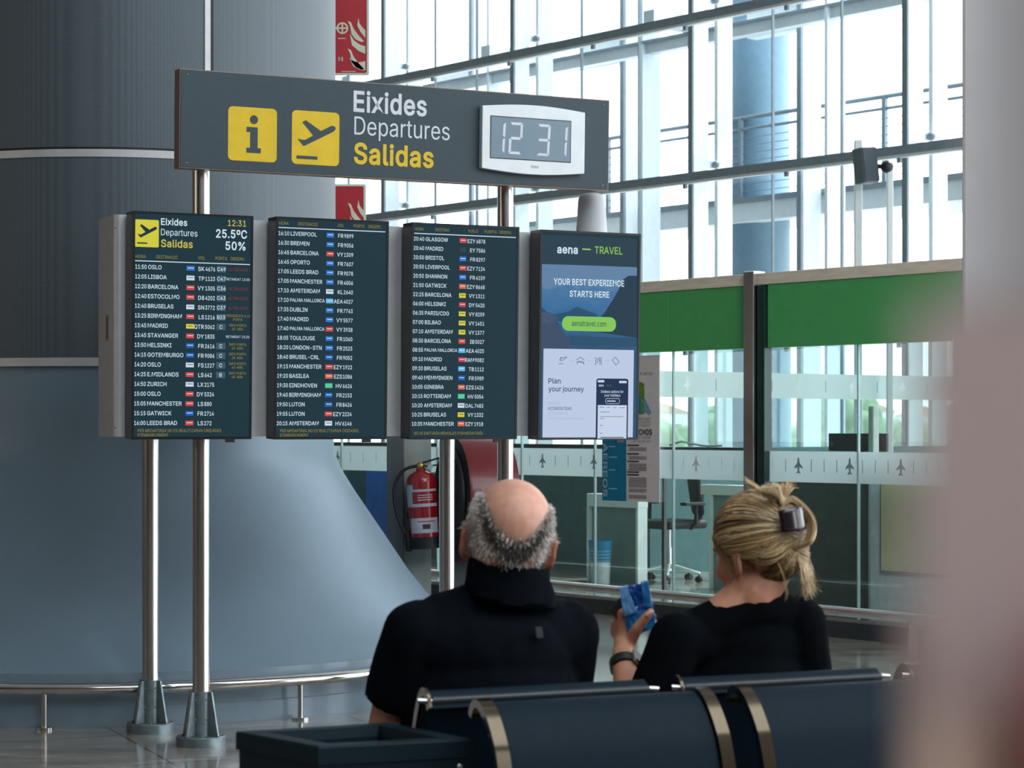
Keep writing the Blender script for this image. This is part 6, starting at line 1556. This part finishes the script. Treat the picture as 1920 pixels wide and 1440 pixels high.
# wristwatch on her wrist
ax = (lwr-lel).normalized(); c = lel.lerp(lwr, 0.86)
s1 = ax.cross(ZZ).normalized(); s2 = s1.cross(ax)
b = MB(); vs, fs = [], []; k = 36
for j in range(k):
    a = 2*math.pi*j/k
    for r, z in ((0.0300, -0.011), (0.0318, -0.010), (0.0318, 0.010), (0.0300, 0.011)):
        vs.append(c + (s1*math.cos(a) + s2*math.sin(a))*r + ax*z - orgw)
for j in range(k):
    for i in range(3): fs.append((j*4+i, ((j+1) % k)*4+i, ((j+1) % k)*4+i+1, j*4+i+1))
b.add(vs, fs, 0, True); wt_ = b.build('watch_strap', M_BLACK, woman, solid=0.002)
dv = (Vector((0.75, -0.62, 0.15)) - ax*Vector((0.75, -0.62, 0.15)).dot(ax)).normalized(); q = c + dv*0.034
Mw = Matrix((( *(dv.cross(ax)), 0), (*ax, 0), (*dv, 0), (0, 0, 0, 1))).transposed(); Mw.translation = q - orgw
b = MB(); b.box((-0.015, -0.017, -0.004), (0.015, 0.017, 0.005), 0, Mw); wc = b.build('watch_case', M_STEEL, wt_, bevel=0.003)
b = MB(); b.box((-0.0125, -0.0145, 0.005), (0.0125, 0.0145, 0.0058), 0, Mw); b.build('watch_glass', M_DARK, wc)

# hair
C0 = Vector((0, -0.012, 0.031)); RX, RY, RZ = 0.0845*ws, 0.1035*ws, 0.0945*ws
def onhead(d, lift=0.0):
    d = d.normalized(); v = Vector((d.x*RX, d.y*RY, d.z*RZ)); r = v.length; u = v/r
    # the back of the skull bulges below the crown: stay outside it
    q = C0*ws - Vector((0, -0.046, 0.0))*ws; a_, b_, c_ = 0.074*ws, 0.064*ws, 0.072*ws
    A_ = (u.x/a_)**2 + (u.y/b_)**2 + (u.z/c_)**2; B_2 = 2*(u.x*q.x/a_**2 + u.y*q.y/b_**2 + u.z*q.z/c_**2); C_2 = (q.x/a_)**2 + (q.y/b_)**2 + (q.z/c_)**2 - 1
    ds = B_2*B_2 - 4*A_*C_2
    if ds > 0: r = max(r, (-B_2 + math.sqrt(ds))/(2*A_))
    return C0*ws + u*(r + lift)
def hdir(p): p = p/ws - C0; return Vector((p.x/0.0845, p.y/0.1035, p.z/0.0945)).normalized()
b = MB()
qh = HWm.to_3x3()
b.ball(HWm @ (C0*ws), (RX, RY, RZ), qh, nu=32, nv=20)
for a, ra, c_, rb in (((-0.005, -0.105, 0.0), 0.015, (0.026, -0.108, 0.045), 0.014), ((0.026, -0.108, 0.045), 0.014, (0.010, -0.098, 0.088), 0.013), ((-0.02, -0.096, 0.02), 0.020, (-0.012, -0.090, 0.08), 0.018)):
    b.cap(HWm @ (Vector(a)*ws), ra, HWm @ (Vector(c_)*ws), rb)
me = fuse(b, 0.0045, 3)
# keep only where hair grows: leave face, ears and neck free
bm = bmesh.new(); bm.from_mesh(me); kill = []
def hair_zone(p):
    x, y, z = p.x/ws, p.y/ws, p.z/ws
    line = 0.070 if y > 0.05 else 0.020 + max(0, y+0.0)*0.9
    if y < -0.01: line = -0.012 - 0.065*sstep(-0.01, -0.06, y)
    return z > line
for f in bm.faces:
    if not hair_zone(HWi @ f.calc_center_median()): kill.append(f)
bmesh.ops.delete(bm, geom=kill, context='FACES'); bm.to_mesh(me); bm.free()
HC_ = [mat('hair_deep_blonde', lin(84, 66, 44), 0.5), mat('hair_dark_blonde', lin(128, 100, 64), 0.45), mat('hair_blonde', lin(178, 144, 96), 0.42), mat('hair_pale_blonde', lin(222, 196, 150), 0.42)]
hair = mesh_obj('hair', me, HC_[1], woman, orgw)
rnd = random.Random(5); items = []
def path_on_head(p0, p1, n=9, lift=0.006, sag=0.0, j=0.0):
    d0, d1 = hdir(Vector(p0)*ws), hdir(Vector(p1)*ws); ang = max(d0.angle(d1), 1e-3); pts = []
    jl = rnd.uniform(0, j)
    for i in range(n):
        t = i/(n-1); d = (d0*math.sin((1-t)*ang) + d1*math.sin(t*ang))/math.sin(ang)
        d = d + Vector((0, 0, -sag*math.sin(math.pi*t))); pts.append(onhead(d, 0.001 + jl + lift*math.sin(math.pi*min(1, t*1.15)) ))
    return pts
def emit(pts, w, mi):
    W_ = [HWm @ p for p in pts]; c = HWm @ (C0*ws)
    items.append((W_, [(p-c).normalized() for p in W_], w, mi))
def pick(ws_): 
    r = rnd.random()
    for i, x in enumerate(ws_):
        if r < x: return i
        r -= x
    return len(ws_)-1
J = lambda s=0.006: rnd.uniform(-s, s)
LOCK = [rnd.random() for _ in range(64)]
for i in range(1300):                      # sweep from brow, temple and ear back to the twist
    f = rnd.random(); sgn = -1 if rnd.random() < 0.72 else 1
    st_ = [(0.0, 0.082, 0.085), (0.050, 0.070, 0.062), (0.072, 0.045, 0.022), (0.079, 0.022, 0.004), (0.080, -0.008, 0.022), (0.078, -0.03, 0.0)]
    x = f*(len(st_)-1); a = int(x); a2 = min(a+1, len(st_)-1); s0 = Vector(st_[a]).lerp(Vector(st_[a2]), x-a); s0.x *= sgn; s0 += Vector((J(), J(), J()))
    en = Vector((-0.018 + 0.012*sgn*0.3, -0.100, 0.062 - 0.062*f)) + Vector((J(0.008), 0, J(0.008)))
    lk = LOCK[int(f*30) + (32 if sgn > 0 else 0)]
    wts = (0.35, 0.40, 0.20, 0.05) if lk < 0.5 else (0.08, 0.27, 0.40, 0.25)
    emit(path_on_head(s0, en, 10, 0.006 + 0.005*lk, 0.10*f*(0.5 + lk), 0.004), rnd.uniform(0.0012, 0.0027), pick(wts))
for i in range(420):                       # crown
    s0 = Vector((rnd.uniform(-0.06, 0.06), rnd.uniform(0.0, 0.085), 0.118)); en = Vector((rnd.uniform(-0.035, 0.015), -0.097, rnd.uniform(0.055, 0.088)))
    lk = LOCK[int((s0.x+0.06)/0.12*31)]
    emit(path_on_head(s0, en, 9, 0.006, 0, 0.004), rnd.uniform(0.0016, 0.0032), pick((0.36, 0.38, 0.2, 0.06) if lk < 0.55 else (0.12, 0.33, 0.37, 0.18)))
for i in range(800):                       # nape upwards
    s0 = Vector((rnd.uniform(-0.066, 0.062), rnd.uniform(-0.085, -0.045), rnd.uniform(-0.078, -0.05))); en = Vector((rnd.uniform(-0.03, 0.02), -0.104, rnd.uniform(-0.005, 0.02)))
    emit(path_on_head(s0, en, 7, 0.002, 0, 0.002), rnd.uniform(0.0013, 0.0026), pick((0.40, 0.38, 0.17, 0.05)))
def spline(ctrl, w, mi, jit=0.004):
    o3 = Vector((J(jit), J(jit), J(jit))); emit([(Vector(v) )*ws for v in smooth_path([Vector(c_) + o3*(0.4 + 0.6*i/len(ctrl)) for i, c_ in enumerate(ctrl)], 4)], w, mi)
for i in range(800):                       # twist looping round the clip
    k = rnd.random(); ex = rnd.uniform(0, 0.016)
    spline([(-0.022+0.02*k, -0.106, -0.004), (0.012, -0.124-ex, 0.004), (0.036+ex*0.6, -0.126-ex*0.6, 0.036), (0.036+ex*0.5, -0.116-ex*0.5, 0.072), (0.014, -0.108, 0.100+ex*0.4), (-0.008, -0.100, 0.098)], rnd.uniform(0.0016, 0.003), pick((0.12, 0.28, 0.38, 0.22)), 0.006)
for i in range(150):                       # tuft spraying out above the clip
    a = rnd.uniform(-1, 1)
    spline([(-0.012, -0.098, 0.078), (-0.014+0.012*a, -0.104, 0.108), (-0.018+0.045*a, -0.100+0.01*J(1), 0.128+0.012*rnd.random()), (-0.026+0.075*a, -0.095+J(0.012), 0.126+0.026*rnd.random()*(1-abs(a)*0.4))], rnd.uniform(0.0012, 0.0024), pick((0.05, 0.2, 0.4, 0.35)), 0.005)
for i in range(28):                        # strand standing up at the front of the tuft
    spline([(-0.02, -0.096, 0.085), (-0.038, -0.085, 0.118), (-0.058, -0.070, 0.142+J(0.006)), (-0.074+J(0.008), -0.058, 0.158+J(0.01))], 0.0013, pick((0, 0.1, 0.4, 0.5)), 0.005)
for i in range(150):                       # loose wisps down the far side of the nape
    x = rnd.uniform(0.0, 0.055)
    spline([(x, -0.108+0.3*x, 0.0), (x+0.006+J(), -0.112+0.3*x, -0.035), (x+0.010+J(0.010), -0.108+0.3*x+J(0.008), -0.070+J(0.012)), (x+0.012+J(0.016), -0.100+J(0.012), -0.098+J(0.022))], rnd.uniform(0.0008, 0.0016), pick((0, 0.12, 0.38, 0.5)), 0.004)
for i in range(70):                        # fine hairs in front of the ear
    spline([(-0.062, 0.060+J(0.012), 0.046+J(0.01)), (-0.080, 0.040+J(), 0.020), (-0.087, 0.018+J(), -0.006), (-0.086, 0.002+J(), -0.030+J(0.016))], rnd.uniform(0.0009, 0.0018), pick((0, 0.25, 0.45, 0.3)), 0.004)
for i in range(5): spline([(-0.05, -0.09, -0.02), (-0.042+J(), -0.098, -0.06), (-0.038+J(), -0.092, -0.10), (-0.036+J(), -0.085, -0.115)], 0.0009, 2, 0.003)
strands('hair_strands', items, HC_, hair, orgw)
# claw clip
M_CLIP = mat('dark_tortoise_clip', lin(34, 24, 34), 0.22, coat=0.5)
b = MB(); cc = Vector((-0.013, -0.098, 0.060))*ws
fr_ = HWm.to_3x3(); 
for sgn in (-1, 1):
    vs, fs = [], []; nn, mm = 14, 6
    for i in range(nn+1):
        a = -0.25 + 1.75*i/nn
        for j in range(mm+1):
            zz = (j/mm-0.5)*0.052*(1-0.12*i/nn)
            p = cc + Vector((sgn*0.036*math.sin(a), -0.016-0.024*math.cos(a), zz)); vs.append(HWm @ p - orgw)
    for i in range(nn):
        for j in range(mm): a = i*(mm+1)+j; fs.append((a, a+1, a+mm+2, a+mm+1))
    b.add(vs, fs, 0, True)
b.build('hair_clip', M_CLIP, hair, solid=0.004)

# ---------------------------------------------------------------- what she holds
def sheet(name, px_quad, d, n, crump, m, seed, parent=None, org_=None, fold=0.0):
    (x0, y0), (x1, y1), (x2, y2), (x3, y3) = px_quad; b = MB(); vs, fs = [], []
    for i in range(n+1):
        for j in range(n+1):
            u, v = i/n, j/n
            x = (x0*(1-u)+x1*u)*(1-v) + (x3*(1-u)+x2*u)*v; y = (y0*(1-u)+y1*u)*(1-v) + (y3*(1-u)+y2*u)*v
            q = P(x, y, d); q.y += crump*noise.noise(Vector((x*0.06+seed, y*0.05, seed))) + crump*0.5*noise.noise(Vector((x*0.2, y*0.15+seed, 1.0))) - fold*math.sin(math.pi*u)
            vs.append(q - org_)
    for i in range(n):
        for j in range(n): a = i*(n+1)+j; fs.append((a, a+1, a+n+2, a+n+1))
    b.add(vs, fs, 0, True); return b.build(name, m, parent, solid=0.0012)
op = P(1192, 1150, 4.706)
pk = thing('blue_packet', 'crumpled shiny blue plastic packet in the hand of the blonde person', 'packet', op)
M_PK1 = mat('packet_blue', lin(28, 112, 180), 0.22, 0.0, 0.12, 60, coat=0.6); M_PK2 = mat('packet_pale_blue', lin(96, 150, 206), 0.25, 0.0, 0.10, 60, coat=0.5); M_PK3 = mat('packet_deep_blue', lin(14, 70, 150), 0.2, 0.0, 0.15, 80, coat=0.6)
sheet('packet_front', [(1163, 1103), (1216, 1094), (1232, 1172), (1178, 1196)], 4.704, 22, 0.006, M_PK1, 2.0, pk, op, 0.002)
sheet('packet_flap', [(1160, 1101), (1176, 1097), (1194, 1148), (1170, 1158)], 4.6985, 14, 0.003, M_PK2, 5.0, pk, op)
sheet('packet_middle', [(1178, 1098), (1204, 1094), (1206, 1140), (1192, 1150)], 4.6995, 16, 0.006, M_PK3, 8.0, pk, op)
sheet('packet_seal', [(1201, 1090), (1216, 1089), (1222, 1140), (1207, 1140)], 4.6975, 12, 0.0022, M_PK1, 3.0, pk, op)
sheet('packet_base', [(1190, 1168), (1229, 1158), (1232, 1174), (1188, 1194)], 4.6995, 14, 0.004, mat('packet_teal', lin(24, 128, 190), 0.2, 0.0, 0.1, 50, coat=0.6), 6.0, pk, op)
qs = [P(1142, 1143, 4.722), P(1190, 1203, 4.722), P(1233, 1156, 4.726), P(1186, 1096, 4.726)]
oc = sum(qs, Vector())/4
b = MB(); nv_ = (qs[1]-qs[0]).cross(qs[3]-qs[0]).normalized()
if nv_.y < 0: nv_ = -nv_
vs = [q_ - oc for q_ in qs] + [q_ + nv_*0.008 - oc for q_ in qs]
b.add(vs, [(0, 1, 2, 3), (7, 6, 5, 4), (0, 4, 5, 1), (1, 5, 6, 2), (2, 6, 7, 3), (3, 7, 4, 0)])
o = b.build('flat_case', M_BLACK, bevel=0.0025); o.location = oc
tag(o, 'flat black case held behind the blue packet', 'case')
bpy.data.objects.remove(_to)
